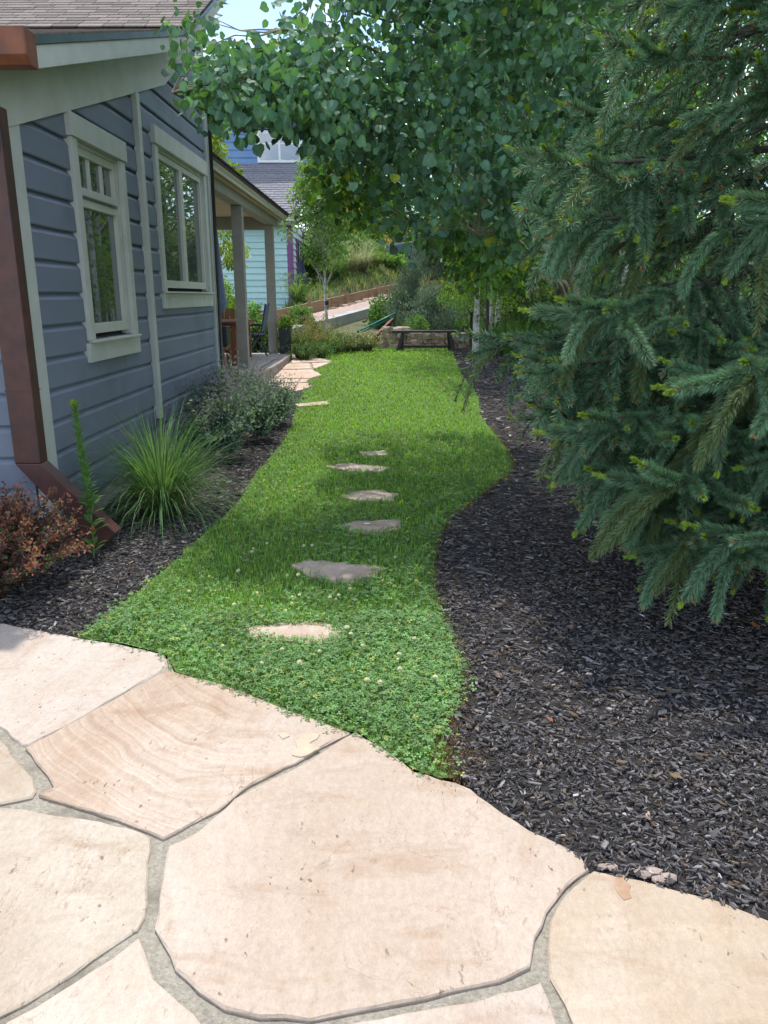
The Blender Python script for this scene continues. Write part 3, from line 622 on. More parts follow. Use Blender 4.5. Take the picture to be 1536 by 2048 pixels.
rakestrip(HX-.05, HX+.03, .166, .475, M['trim'], 'frieze_board', y0=4.475)
MB().box(-9, HX-.051, 4.475, HY0+.03, 2.375, 2.395).build('soffit', M['trim'], house)
MB().box(-9, HX+.03, 4.445, 4.474, 2.37, 2.674).box(-9, RX-.013, 4.443, 4.476, 2.676, 2.81).build('fascia_board', M['trim'], house)
# shingles: upper slope one by one
sh = []
for k in range(4):
    w_ = [.19, .24, .3, .21][k]; b = MB().box(0, w_-.008, -.17, .0, 0, .013); sh.append((w_, b.mesh('shingle', M['shingle'])))
sl_ = math.atan(.52); sy, sz = math.cos(sl_), math.sin(sl_); cnt = 0
for r_ in range(17):
    d_ = .02+r_*.122; x = RX+.03; 
    while x > -4.9 and cnt < 298:
        w_, me = sh[random.randrange(4)]; x -= w_
        y = 8.2+d_*sy; z_ = float(rakez(8.2))+d_*sz+.002
        tilt = sl_-.045
        place(bpy.data.objects.new('shingle', me), roof, Matrix.Translation((x, y, z_+.006))@Matrix.Rotation(tilt, 4, 'X')@Matrix.Translation((0, .17, 0))); cnt += 1
b = MB(); s1 = math.atan(.297)
for r_ in range(32):
    d_ = r_*.122; x = RX+.03
    while x > -3.6:
        w_ = random.choice([.19, .24, .3]); x -= w_; y = 4.4+d_*math.cos(s1); z_ = 1.516+.297*y+.002-.01
        Mx = Matrix.Translation((x, y, z_))@Matrix.Rotation(s1-.045, 4, 'X'); b.box(0, w_-.006, 0, .17, 0, .008, Mx)
b.build('lower_shingles', M['shingle'], roof, kind='stuff')
# gutter, downspout
gz = 2.66
gb = MB(); prof = [(4.30, gz+.165), (4.30, gz+.04), (4.335, gz), (4.43, gz), (4.43, gz+.165), (4.42, gz+.165), (4.42, gz+.012), (4.34, gz+.012), (4.312, gz+.045), (4.312, gz+.165)]
gb.prism_ax(prof, -9, -1.80, 'x'); gb.prism_ax([(4.30, gz+.165), (4.30, gz+.04), (4.335, gz), (4.43, gz), (4.43, gz+.165)], -1.80, -1.795, 'x')
gb.build('gutter', M['rust2'], house, bevel=.004)
DX, DY = -2.215, 4.70
ds = MB().box(DX-.075, DX+.085, DY-.05, DY+.06, .56, 2.55).build('downspout', M['rust'], house, bevel=.008)
MB().box(DX-.078, DX+.088, DY-.053, DY+.063, 1.0, 1.006).build('seam', M['rust'], ds)
# slanted leg as a mitred box
d = np.array([.53, 0, -.47]); nrm = np.array([.47, 0, .53])/np.linalg.norm([.47, 0, .53])
a = [(DX-.076, .561), (DX+.086, .561), (-1.71, .12), (-1.83, .0)]
b = MB(); V = [(p[0], y, p[1]) for y in (DY-.05, DY+.06) for p in a]
b.add(V, [[0, 1, 2, 3], [7, 6, 5, 4], [0, 4, 5, 1], [1, 5, 6, 2], [3, 7, 4, 0], [2, 6, 7, 3]]); b.build('downspout_leg', M['rust'], ds, bevel=.006)
# black cable pipe at the far corner with meter box
MB().tube([(HX+.055, HY1-.03, .35), (HX+.055, HY1-.03, 3.75)], .022, 8).build('service_pipe', M['black'], house, smooth=True)
MB().box(HX+.0, HX+.12, HY1+.03, HY1+.25, .93, 1.18).build('meter_box', M['black'], house, bevel=.01)
# windows
def window(y0, y1, z0, z1, hz, apz, panes, name='window'):
    """y0..y1,z0..z1 opening; hz header top; apz apron bottom"""
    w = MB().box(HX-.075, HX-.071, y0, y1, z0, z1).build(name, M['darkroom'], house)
    for q in (y0-.1, y1): MB().box(HX-.06, HX+.03, q, q+.1, z0-.01, z1).build('side_casing', M['trim'], w, bevel=.003)
    MB().box(HX-.06, HX+.045, y0-.12, y1+.12, z1+.001, hz).build('header', M['trim'], w, bevel=.003)
    MB().box(HX-.06, HX+.06, y0-.08, y1+.08, z0-.028, z0-.011).build('sill', M['sash'], w, bevel=.003)
    MB().box(HX-.06, HX+.028, y0-.13, y1+.13, apz, z0-.03).build('apron', M['trim'], w, bevel=.003)
    MB().box(HX-.075, HX-.004, y0+.001, y0+.03, z0, z1).box(HX-.075, HX-.004, y1-.03, y1-.001, z0, z1).box(HX-.075, HX-.004, y0+.031, y1-.031, z1-.03, z1-.001).build('jamb', M['trim'], w)
    for (a, b_, c0, c1, mun) in panes:
        s = .055; f = MB().box(HX-.07, HX-.012, a, a+s, c0, c1).box(HX-.07, HX-.012, b_-s, b_, c0, c1).box(HX-.07, HX-.012, a+s, b_-s, c1-s, c1).box(HX-.07, HX-.012, a+s, b_-s, c0, c0+s*1.3)
        for q in mun: f.box(HX-.055, HX-.02, q-.012, q+.012, c0+s*1.3, c1-s)
        f.build('sash', M['sash'], w, bevel=.003)
        MB().box(HX-.048, HX-.042, a+s*.7, b_-s*.7, c0+s, c1-s*.7).build('pane', M['glass'], w)
    return w
w1 = window(5.80, 6.70, 1.25, 2.585, 2.735, 1.085, [(5.832, 6.668, 1.28, 2.215, []), (5.832, 6.668, 2.22, 2.555, [6.12, 6.38])])
MB().box(HX-.01, HX+.004, 5.9, 6.6, 2.224, 2.234).build('latch_rail', M['flash'], w1)
window(7.80, 9.66, 1.60, 2.885, 3.04, 1.43, [(7.832, 8.744, 1.625, 2.85, []), (8.748, 9.628, 1.625, 2.85, [])])

# ------------------------------------------------------------------ porch
DZ = .40
curve = [Zp(*p, DZ) for p in [(446, 759), (471, 762), (497, 752), (520, 743.5), (541, 735.5), (562, 723), (584, 706)]]
curve[0] = (HX, curve[0][1]); cx = np.array([c[0] for c in curve]); cy = np.array([c[1] for c in curve]); YE = curve[-1][1]
def edge_x(y): return float(np.interp(y, cy[1:], cx[1:]))
deck = MB(); yy = np.linspace(cy[1], YE, 14)
deck.prism([(-6, HY1+.1), (HX-.02, HY1+.1), (HX-.02, cy[1]-.1)]+[(edge_x(y)-.03, y) for y in yy]+[(-6, YE-.02)], -.05, DZ-.032)
deck = deck.build('deck', M['deckface'], house)
x = -5.4
while x < max(cx)+.02:
    x1 = x+.137; xm = x+.07
    ok_y = [y for y in np.linspace(HY1+.12, YE, 80) if (y < cy[1] and x1 < HX+.0) or (y >= cy[1] and edge_x(y)-.10 > x1-.05)]
    if len(ok_y) > 2:
        ya, yb_ = min(ok_y), max(ok_y); js = ya+((x*37.7) % 3)+1
        for (a, b_) in ((ya, min(js, yb_)-.002), (js+.002, yb_)):
            if b_-a > .2:
                MB().box(x, x1, a, b_, DZ-.028, DZ).build('deck_board', M['deckwood'], deck, bevel=.003)
    x += .141
b = MB(); n = len(yy); V = []
for y in yy:
    ex = edge_x(y); V += [(ex-.14, y, DZ-.026), (ex+.012, y, DZ-.026), (ex+.012, y, DZ+.004), (ex-.14, y, DZ+.004)]
b.add(V, [[i*4+k, i*4+(k+1) % 4, i*4+4+(k+1) % 4, i*4+4+k] for i in range(n-1) for k in range(4)]+[[3, 2, 1, 0], [n*4-4, n*4-3, n*4-2, n*4-1]]); b.build('edge_board', M['deckwood'], deck)
for (s, e) in ((0, 7), (7, 13)):
    V = []
    for y in yy[s:e+1]:
        ex = edge_x(y); y_ = y+(.004 if y == yy[s] else -.004 if y == yy[e] else 0); V += [(ex-.028, y_, -.02+.2), (ex+.0, y_, .2-.02), (ex+.0, y_, DZ-.028), (ex-.028, y_, DZ-.028)]
    m_ = len(V)//4; b = MB().add(V, [[i*4+k, i*4+(k+1) % 4, i*4+4+(k+1) % 4, i*4+4+k] for i in range(m_-1) for k in range(4)]+[[3, 2, 1, 0], [m_*4-4, m_*4-3, m_*4-2, m_*4-1]])
    b.build('fascia_board', M['deckface'], deck)
b = MB().box(-6, edge_x(YE), YE-.018, YE+.01, .15, DZ-.03).build('fascia_board', M['deckface'], deck)
# posts, beams
for (u_, v_) in ((487, 737), (546, 706.5)):
    x_, y_ = Zp(u_, v_, DZ); MB().box(x_-.085, x_+.085, y_, y_+.15, DZ, 2.90).build('post', M['post'], house, bevel=.006)
PX = Zp(487, 737, DZ)[0]
MB().box(PX-.08, PX+.09, HY1+.03, YE+.5, 2.905, 3.05).build('beam', M['post'], house, bevel=.004)
MB().box(-6, PX-.082, 16.45, 16.62, 2.82, 3.05).build('beam', M['post'], house, bevel=.004)
x_ = HY1+.06
while x_ < YE+.6:
    MB().box(-6, PX+.16, x_, x_+.147, 3.055, 3.075).build('ceiling_plank', M['ceil'], house, bevel=.003); x_ += .152
pe = [(-6, 4.05), (-2.12, 3.17), (-2.12, 3.12), (-6, 4.0)]
pr = MB().prism_ax(pe, HY1+.06, YE+.75, 'y').build('porch_roof', M['shingle3'], house)
MB().prism_ax([(-2.20, 3.05), (-2.165, 3.05), (-2.165, 3.16), (-2.20, 3.16)], HY1+.06, YE+.7, 'y').build('eave_board', M['sash'], house, bevel=.004)
MB().prism_ax([(-2.163, 3.09), (-2.125, 3.11), (-2.125, 3.125), (-2.163, 3.14)], HY1+.06, YE+.72, 'y').build('crown_strip', M['sash'], house)
MB().box(-6, -2.166, YE+.66, YE+.70, 3.05, 3.2).build('eave_board', M['sash'], house, bevel=.004)
for r_ in range(3):
    b = MB(); y = HY1+.06
    while y < YE+.75:
        w_ = .12+.05*random.random(); q = r_*.13
        Mx = Matrix.Translation((-2.10-q*.975, y, 3.172+q*.224))@Matrix.Rotation(.224+.06, 4, 'Y')
        b.box(-.16, 0, 0, w_-.02, 0, .016+.006*random.random(), Mx); y += w_
    b.build('shingle_course', M['shingle3'], pr, kind='stuff')
# bin behind the corner of the deck
x_, y_ = Zp(458, 762, .38)
t_ = root('storage_bin', (x_, y_-.0, 0), 'black plastic bin tucked between the house corner and the deck', 'bin')
MB().box(x_-.13, x_+.1, y_-.35, y_-.1, 0, .34).build('body', M['black'], t_, bevel=.015); MB().box(x_-.145, x_+.115, y_-.365, y_-.085, .342, .37).build('rim', M['black'], t_, bevel=.008)

# porch furniture
t_ = root('dining_table', (-3.0, 13.9, DZ), 'brown slatted wooden table standing on the porch deck', 'table')
for k in range(7): MB().box(-3.55, -2.47, 13.35+k*.19, 13.35+k*.19+.182, DZ+.70, DZ+.735).build('slat', M['brownwood'], t_, bevel=.004)
MB().box(-3.48, -2.56, 13.42, 13.45, DZ+.60, DZ+.698).box(-3.48, -2.56, 14.55, 14.58, DZ+.60, DZ+.698).box(-2.59, -2.56, 13.451, 14.549, DZ+.60, DZ+.698).build('apron', M['brownwood'], t_)
for (a, b_) in ((-2.68, 13.40), (-2.68, 14.5), (-3.5, 13.4), (-3.5, 14.5)): MB().box(a, a+.09, b_, b_+.09, DZ, DZ+.70).build('leg', M['brownwood'], t_, bevel=.005)
def armchair(x, y, rz, lab):
    t = root('wooden_armchair', (x, y, DZ), lab, 'chair', 'wooden armchairs round the table'); R_ = Matrix.Translation((x, y, DZ))@Matrix.Rotation(rz, 4, 'Z')
    for k in range(5): MB().box(-.27+k*.11, -.27+k*.11+.1, -.26, .26, .36, .385, R_).build('slat', M['brownwood'], t)
    for k in range(5): MB().box(-.26+k*.105, -.26+k*.105+.09, .26, .285, .40, .95, R_@Matrix.Rotation(-.12, 4, 'X')).build('back_slat', M['brownwood'], t)
    for sx in (-.34, .28):
        MB().box(sx, sx+.07, -.30, -.23, 0, .60, R_).build('leg', M['brownwood'], t); MB().box(sx, sx+.07, .22, .29, 0, .60, R_).build('leg', M['brownwood'], t)
        MB().box(sx-.02, sx+.09, -.34, .34, .602, .63, R_).build('armrest', M['brownwood'], t, bevel=.01)
        MB().tube([tuple(R_@Vector((sx+.035, q, .36+.0*q))) for q in (-.2, .2)], .06, 12).build('brace', M['brownwood'], t, smooth=True)
armchair(-2.95, 12.75, 3.14, 'brown wooden armchair on the near side of the porch table')
armchair(-3.05, 15.2, 0, 'brown wooden armchair on the far side of the porch table')
t_ = root('folding_chair', (-2.75, 15.9, DZ), 'black metal folding chair between the two porch posts', 'chair')
for y in (15.65, 16.1):
    MB().tube([(-2.42, y, DZ), (-2.68, y, DZ+.42), (-2.78, y, DZ+.55)], .012, 6).build('leg', M['black'], t_, smooth=True)
    MB().tube([(-2.85, y, DZ), (-2.70, y, DZ+.25), (-2.52, y, DZ+.50), (-2.42, y, DZ+1.0)], .013, 6).build('leg', M['black'], t_, smooth=True)
    MB().tube([(-2.84, y, DZ+.60), (-2.5, y, DZ+.58)], .014, 6).build('armrest', M['black'], t_, smooth=True)
MB().add([(-2.53, 15.66, DZ+.48), (-2.53, 16.09, DZ+.48), (-2.42, 16.09, DZ+.98), (-2.42, 15.66, DZ+.98), (-2.51, 15.66, DZ+.48), (-2.51, 16.09, DZ+.48), (-2.40, 16.09, DZ+.98), (-2.40, 15.66, DZ+.98)], [[0, 1, 2, 3], [7, 6, 5, 4], [0, 4, 5, 1], [2, 6, 7, 3], [1, 5, 6, 2], [0, 3, 7, 4]]).build('backrest', M['slate'], t_)
MB().box(-2.9, -2.52, 15.66, 16.09, DZ+.40, DZ+.42).build('seat', M['slate'], t_, bevel=.006)
# planter
px0 = Zp(573, 706, DZ); t_ = root('planter', (px0[0], YE-.13, DZ), 'tall charcoal planter with green leaves at the deck corner', 'planter')
b = MB(); q = .115; V = [(px0[0]+sx*(q*.9 if z_ == 0 else q), YE-.14+sy_*(q*.9 if z_ == 0 else q), DZ+z_) for z_ in (0, .55) for sy_ in (-1, 1) for sx in (-1, 1)]
b.add(V, [[0, 2, 3, 1], [4, 5, 7, 6], [0, 1, 5, 4], [2, 6, 7, 3], [0, 4, 6, 2], [1, 3, 7, 5]]); b.build('pot', M['planter'], t_, bevel=.006)
PLANT_AT = (px0[0], YE-.14, DZ+.56)
# closed umbrella and grill by the wall corner
ub = at(440, 640, 11.6)
t_ = root('patio_umbrella', (-2.52, 11.7, DZ), 'closed grey blue patio umbrella behind the house corner', 'umbrella')
prof = [(.02, 2.55), (.05, 2.45), (.075, 2.1), (.10, 1.7), (.13, 1.35), (.10, 1.22), (.04, 1.2)]
b = MB(); k_ = 14; V = []
for r_, zz in prof:
    for a_ in range(k_):
        rr = r_*(1+.22*(a_ % 2)); V.append((-2.52+rr*math.cos(a_*2*math.pi/k_), 11.7+rr*math.sin(a_*2*math.pi/k_), zz+.1))
b.add(V, [[i*k_+j, i*k_+(j+1) % k_, (i+1)*k_+(j+1) % k_, (i+1)*k_+j] for i in range(len(prof)-1) for j in range(k_)]); b.build('canopy', M['slate'], t_)
MB().tube([(-2.52, 11.7, DZ), (-2.52, 11.7, 2.7)], .018, 8).build('pole', M['black'], t_, smooth=True)
MB().prism([(-2.52+.2*math.cos(a_), 11.7+.2*math.sin(a_)) for a_ in np.arange(12)*math.pi/6], DZ, DZ+.06).build('base', M['black'], t_, bevel=.01)
t_ = root('grill', (-2.72, 12.1, DZ), 'black covered grill on the porch beside the wall corner', 'grill')
MB().box(-2.98, -2.62, 11.95, 12.4, DZ+.45, DZ+.72).build('firebox', M['black'], t_, bevel=.03)
MB().tube([(-2.98, 12.17, DZ+.74), (-2.62, 12.17, DZ+.74)], .16, 14).build('lid', M['black'], t_, smooth=True)
MB().tube([(-2.94, 11.96, DZ+.8), (-2.66, 11.96, DZ+.8)], .012, 6).build('handle', M['flash'], t_)
for a_ in (-2.95, -2.66):
    for b_ in (12.0, 12.35): MB().tube([(a_, b_, DZ), (a_, b_, DZ+.46)], .015, 6).build('leg', M['black'], t_)

# ------------------------------------------------------------------ bench and stone wall
bx0, by = at(784, 664, 19.0)[0], 19.0; bx1 = at(920, 664, 19.0)[0]; bz = float(h(0, 19)); tz = at(850, 661, 19)[2]
t_ = root('bench', ((bx0+bx1)/2, by, bz), 'dark wooden backless bench at the far end of the lawn', 'bench')
MB().box(bx0, bx1, by-.17, by+.17, tz-.05, tz+.005).build('seat', M['bench'], t_, bevel=.006)
for sx, xx in ((1, bx0+.26), (-1, bx1-.26)):
    for sy_ in (-1, 1): MB().bar((xx-sx*.13 if sy_ < 0 else xx-sx*.03, by+sy_*.15, bz-.02), (xx, by+sy_*.10, tz-.05), .075, .05, (0, 1, 0)).build('leg', M['bench'], t_, bevel=.004)
MB().bar((bx0+.2, by, bz+.1), (bx1-.2, by, bz+.1), .04, .05).build('stretcher', M['bench'], t_)
for xx in (bx0+.19, bx1-.19): MB().bar((xx, by-.14, bz+.1), (xx, by+.14, bz+.1), .05, .05).build('stretcher', M['bench'], t_)
wx0, wx1, wy = at(757, 690, 19.7)[0], at(985, 690, 19.7)[0], 19.7
t_ = root('stone_wall', ((wx0+wx1)/2, wy, bz), 'low dry stacked stone retaining wall behind the bench', 'wall')
import bmesh
def rock(name, c, s, mat, parent, seed, bev=.2, rz=0):
    r = random.Random(seed); bm = bmesh.new(); bmesh.ops.create_cube(bm, size=1)
    bmesh.ops.subdivide_edges(bm, edges=bm.edges[:], cuts=2, use_grid_fill=True)
    for v_ in bm.verts:
        q = v_.co; mxx = max(abs(q.x), abs(q.y), abs(q.z)); L = q.length
        q *= (1-bev)+bev*(.62/L); q += Vector((r.uniform(-1, 1), r.uniform(-1, 1), r.uniform(-1, 1)))*.05
        v_.co = Vector((q.x*s[0], q.y*s[1], q.z*s[2]))
    me = bpy.data.meshes.new(name); bm.to_mesh(me); bm.free(); me.materials.append(mat)
    return place(bpy.data.objects.new(name, me), parent, Matrix.Translation(c)@Matrix.Rotation(rz, 4, 'Z'))
MB().box(wx0+.1, wx1, wy+.05, wy+.5, bz-.1, bz+.40).build('core', M['soil'], t_)
zz = bz-.05; row = 0
for hh in (.17, .12, .15, .14):
    x = wx0+.03*row
    while x < wx1:
        L = random.uniform(.18, .42); 
        if row == 3 and x > wx0+.7: break
        rock('stone', (x+L/2, wy+.04*random.random()+(-.05 if row == 0 else 0), zz+hh/2), (L*1.0, .3, hh*1.0), M['wallstone'], t_, int(x*1000)+row)
        x += L+.01
    zz += hh; row += 1

# ------------------------------------------------------------------ slope: driveway wall, gravel, timber boards
A0, A1 = at(470, 688, 18.8), at(800, 601, 29.5)
dirv = (A1-A0)/np.linalg.norm((A1-A0)[:2]); sidev = np.array([-dirv[1], dirv[0]])
def along(t, off, dz=0): p = A0+(A1-A0)*t; return (p[0]+sidev[0]*off, p[1]+sidev[1]*off, p[2]+dz)
B0, B1 = at(455, 642, 21.5), at(800, 566, 32.5)
b = MB(); n = 12
V = []
for i in range(n+1):
    t = -.2+i*1.3/n; V += [along(t, 0, -.9), along(t, .02, 0), along(t, .28, .02), along(t, .30, -.9)]
b.add(V, [[i*4+k, i*4+4+k, i*4+5+k, i*4+1+k] for i in range(n) for k in range(3)]); b.build('driveway', M['asphalt'], kind='structure')
b = MB(); V = []
for i in range(n+1):
    t = -.2+i*1.3/n; q0 = np.array(along(t, .29, 0.0)); q2 = B0+(B1-B0)*t-[0, 0, .34]; V += [tuple(q0), tuple(q0*.5+q2*.5+[0, 0, .05]), tuple(q2+[0, .03, 0])]
b.add(V, [[i*3+k, i*3+3+k, i*3+4+k, i*3+1+k] for i in range(n) for k in range(2)]); b.build('gravel_strip', M['gravel'], kind='structure')
t_ = root('timber_edging', (float(along(.5, 2)[0]), float(along(.5, 2)[1]), 1), 'long cedar board edging climbing the slope behind the lawn', 'edging')
pass
def balong(t, dz=0): p = B0+(B1-B0)*t; return (p[0], p[1], p[2]+dz)
for i in range(4):
    for lv in range(2):
        a_, b_ = balong(i/4+.002, -.31+lv*.213), balong((i+1)/4-.002, -.31+lv*.213)
        MB().bar(a_, b_, .06, .21).build('board', M['timber'], t_, bevel=.006)
for tt in (.20, .38, .60, .82):
    p = balong(tt, 0); MB().box(p[0]-.06, p[0]+.06, p[1]-.16, p[1]-.05, p[2]-.7, p[2]+.1).build('stake', M['timber'], t_)
for k, (px_, py_, yy_) in enumerate([(700, 608, 28), (716, 604, 28.6), (735, 600, 29.2), (752, 596, 29.8), (768, 592, 30.3), (690, 612, 27.4), (666, 617, 26.8), (725, 604, 28.8)]):
    p = at(px_, py_, yy_); rock('boulder', tuple(p-[0, 0, .03]), (random.uniform(.28, .6), .3, random.uniform(.1, .17)), M['boulder'], None, 300+k, .35, .4)
    o = bpy.data.objects[-1] if False else [q for q in scn.collection.objects if q.name.startswith('boulder')][-1]
    tag(o, ['pinkish boulder midway along the gravel strip', 'pale boulder right of the young tree trunk on the gravel', 'rounded pink boulder below the upper cedar boards', 'long pale boulder under the cedar boards near the juniper', 'highest boulder of the gravel strip, touching the juniper', 'small boulder just right of the young tree', 'lowest boulder on the gravel, left of the young tree trunk', 'boulder tight against the foot of the cedar boards'][k], 'boulder', 'boulders along the gravel strip')
# green rail and red-brown board at the steps
P0, P1 = at(716, 663, 19.4), at(790, 627, 21.5)
t_ = root('handrail', tuple(P0-[0, 0, .4]), 'green painted metal handrail left of the stone wall', 'handrail')
MB().tube([tuple(P0), tuple(P1)], .025, 8).build('rail', M['green'], t_, smooth=True)
MB().tube([tuple(P0-[0, 0, .07]), tuple(P1-[0, 0, .07])], .018, 8).build('rail', M['green'], t_, smooth=True)
MB().tube([tuple(P0-[.02, 0, .55]), tuple(P0-[0, 0, -.01])], .025, 8).build('post', M['green'], t_, smooth=True)
MB().tube([tuple(P1-[0, 0, .8]), tuple(P1)], .025, 8).build('post', M['green'], t_, smooth=True)
P0, P1 = at(738, 690, 19.9), at(790, 640, 21.8)
t_ = root('step_edging', tuple(P0), 'red brown timber edging rising beside the stone wall', 'edging')
MB().bar(tuple(P0-[0, 0, 0]), tuple(P1-[0, 0, 0]), .06, .2).build('board', M['redbrown'], t_, bevel=.005); MB().bar(tuple(P0-[0, 0, .22]), tuple(P1-[0, 0, .22]), .06, .2).build('board', M['redbrown'], t_, bevel=.005)

# ------------------------------------------------------------------ neighbour's house
NY = 28.0; nxr = at(584, 560, NY)[0]; nzt = at(580, 445, NY)[2]; nzb = .3
nb = root('neighbour_house', (nxr-3, NY+2, nzb), 'aqua and blue two storey house with grey roof beyond the slope', 'house')
nw = MB().box(-12, nxr, NY, NY+3.6, nzb, nzt).build('wall', M['palewall'], nb)
zz = at(560, 621, NY)[2]; k = 0
while zz < nzt-.05:
    z1 = min(zz+.20, nzt-.02); MB().prism_ax([(NY-.045, zz), (NY-.045, zz+.01), (NY-.012, z1), (NY, z1), (NY, zz)], -11.9, nxr-.12, 'x').build('plank', M['aqua'], nw)
    MB().prism_ax([(nxr+.045, zz), (nxr+.012, z1), (nxr, z1), (nxr, zz)], NY+.12, NY+3.5, 'y').build('plank', M['palewall'], nw); zz += .205
MB().box(-12, nxr-.13, NY-.07, NY, at(560, 622, NY)[2]-.14, at(560, 621, NY)[2]-.01).build('belt_board', M['purple'], nb)
zz = at(560, 622, NY)[2]-.9
MB().box(-12, nxr-.13, NY-.03, NY, zz, zz+.75).build('skirt_panel', M['aqua'], nb)
MB().box(nxr-.13, nxr+.06, NY-.06, NY+.13, nzb, nzt).build('corner_board', M['purple'], nb); MB().box(nxr-.0, nxr+.07, NY+3.45, NY+3.62, nzb, nzt).build('corner_board', M['purple'], nb)
w = MB().box(nxr+.005, nxr+.08, NY+1.2, NY+2.3, 1.35, 3.5).build('window', M['purple'], nb); MB().box(nxr+.081, nxr+.09, NY+1.35, NY+2.15, 1.5, 3.4).build('pane', M['glass'], w); MB().box(nxr+.091, nxr+.1, NY+1.72, NY+1.78, 1.5, 3.4).build('mullion', M['white'], w)
a_, b_ = at(438, 560, NY), at(470, 495, NY)
w = MB().box(a_[0]-.5, b_[0]+.1, NY-.08, NY-.005, at(470, 530, NY)[2], at(470, 485, NY)[2]).build('window', M['white'], nb); MB().box(a_[0]-.4, b_[0], NY-.09, NY-.081, at(470, 526, NY)[2], at(470, 489, NY)[2]).build('pane', M['glass'], w)
ry1 = 31.2; rz1 = at(560, 328, ry1)[2]; rxr = at(608, 400, 29.5)[0]
rf = MB().prism_ax([(NY-.35, nzt), (ry1, rz1), (ry1, rz1-.12), (NY-.35, nzt-.12)], -12.3, rxr, 'x').build('roof', M['shingle2'], nb)
s_ = math.atan2(rz1-nzt, ry1-NY+.35); L_ = math.hypot(rz1-nzt, ry1-NY+.35); k = 0; d_ = 0
while d_ < L_-.1:
    Mx = Matrix.Translation((0, NY-.38+d_*math.cos(s_), nzt+.004+d_*math.sin(s_)))@Matrix.Rotation(s_-.1, 4, 'X')
    b = MB(); x = -12.3+(.15 if k % 2 else 0)
    while x < rxr-.1: b.box(x, min(x+.29, rxr+.02), 0, .2, 0, .02+.006*random.random(), Mx); x += .3
    b.build('shingle_course', M['shingle2'], rf, kind='stuff'); d_ += .17; k += 1
uz1 = at(560, 240, ry1)[2]; uxr = at(612, 300, ry1)[0]
uw = MB().box(-12, uxr, ry1, ry1+5, rz1-.3, uz1).build('upper_wall', M['bluewall'], nb); zz = rz1-.05
while zz < uz1-.1: MB().prism_ax([(ry1-.045, zz), (ry1-.012, zz+.26), (ry1, zz+.26), (ry1, zz)], -12, uxr-.03, 'x').build('plank', M['bluewall'], uw); zz += .265
a_, b_ = at(516, 326, ry1), at(604, 262, ry1)
w = MB().box(a_[0], b_[0], ry1-.1, ry1-.046, a_[2], b_[2]).build('window', M['white'], nb)
for q in (0, 1):
    xx0 = a_[0]+.1+q*((b_[0]-a_[0]-.2)/2+.03); xx1 = xx0+(b_[0]-a_[0]-.2)/2-.06
    MB().box(xx0, xx1, ry1-.11, ry1-.101, a_[2]+.1, a_[2]+.62).build('pane', M['glass'], w); MB().box(xx0, xx1, ry1-.11, ry1-.101, a_[2]+.68, b_[2]-.1).build('pane', M['glass'], w)
MB().prism_ax([(-12.4, uz1-.1), (uxr+.4, uz1-.1), ((-12+uxr)/2, uz1+.7)], ry1-.4, ry1+5.4, 'y').build('upper_roof', M['shingle2'], nb)
# dark flag by the corner
p = at(601, 500, 27.2); t_ = root('garden_umbrella', (p[0], 27.2, 1), 'folded navy garden umbrella by the purple cornered house', 'umbrella')
q = at(608, 568, 27.2); zt = at(600, 500, 27.2)[2]; zb_ = q[2]
b = MB(); k_ = 10; V = []
for r_, z_ in ((.02, zt), (.08, zt-.5), (.2, zb_+.05), (.1, zb_)):
    for a2 in range(k_): V.append((p[0]+.02+r_*math.cos(a2*.628)*(1+.2*(a2 % 2)), 27.2+r_*math.sin(a2*.628), z_))
b.add(V, [[i*k_+j, i*k_+(j+1) % k_, (i+1)*k_+(j+1) % k_, (i+1)*k_+j] for i in range(3) for j in range(k_)]); b.build('canopy', M['navy'], t_)
MB().tube([(p[0]+.02, 27.2, .8), (p[0]+.02, 27.2, zt+.08)], .025, 6).build('pole', M['black'], t_)
a_, b_ = at(607, 620, 33), at(690, 505, 33)
t_ = root('board_fence', ((a_[0]+b_[0])/2, 33, a_[2]), 'tan vertical board fence between the aqua house and the shrubs', 'fence')
x = a_[0]; 
while x < b_[0]: MB().box(x, x+.135, 33, 33.03, a_[2]-1.0, b_[2]).build('board', M['tan'], t_); x += .14
MB().box(a_[0], b_[0], 33.031, 33.08, b_[2]-.4, b_[2]-.3).build('rail', M['tan'], t_)

# ------------------------------------------------------------------ car on the upper street
cp = at(768, 517, 36); CX, CYc, CZ = cp[0]+.05, 36.0, cp[2]-.35
t_ = root('parked_car', (CX+2, CYc, CZ), 'blue grey car parked up the street behind the juniper', 'car')
body = [(0, .45), (0, .72), (.1, .86), (1.0, 1.0), (1.35, 1.05), (3.9, 1.05), (4.45, .95), (4.5, .5), (4.4, .3), (.15, .3)]
MB().prism_ax([(CX+x_, CZ+z_) for x_, z_ in body], CYc-.85, CYc+.85, 'y').build('body', M['carpaint'], t_, bevel=.06)
cab = [(1.15, 1.0), (1.75, 1.48), (2.2, 1.56), (3.5, 1.54), (4.1, 1.05)]
MB().prism_ax([(CX+x_, CZ+z_) for x_, z_ in cab], CYc-.72, CYc+.72, 'y').build('cabin', M['carpaint'], t_, bevel=.05)
MB().prism_ax([(CX+x_, CZ+z_) for x_, z_ in [(1.4, 1.09), (1.82, 1.44), (2.55, 1.48), (2.55, 1.09)]], CYc-.735, CYc-.722, 'y').build('side_window', M['glass'], t_)
MB().prism_ax([(CX+x_, CZ+z_) for x_, z_ in [(2.65, 1.09), (2.65, 1.48), (3.4, 1.46), (3.8, 1.09)]], CYc-.735, CYc-.722, 'y').build('side_window', M['glass'], t_)
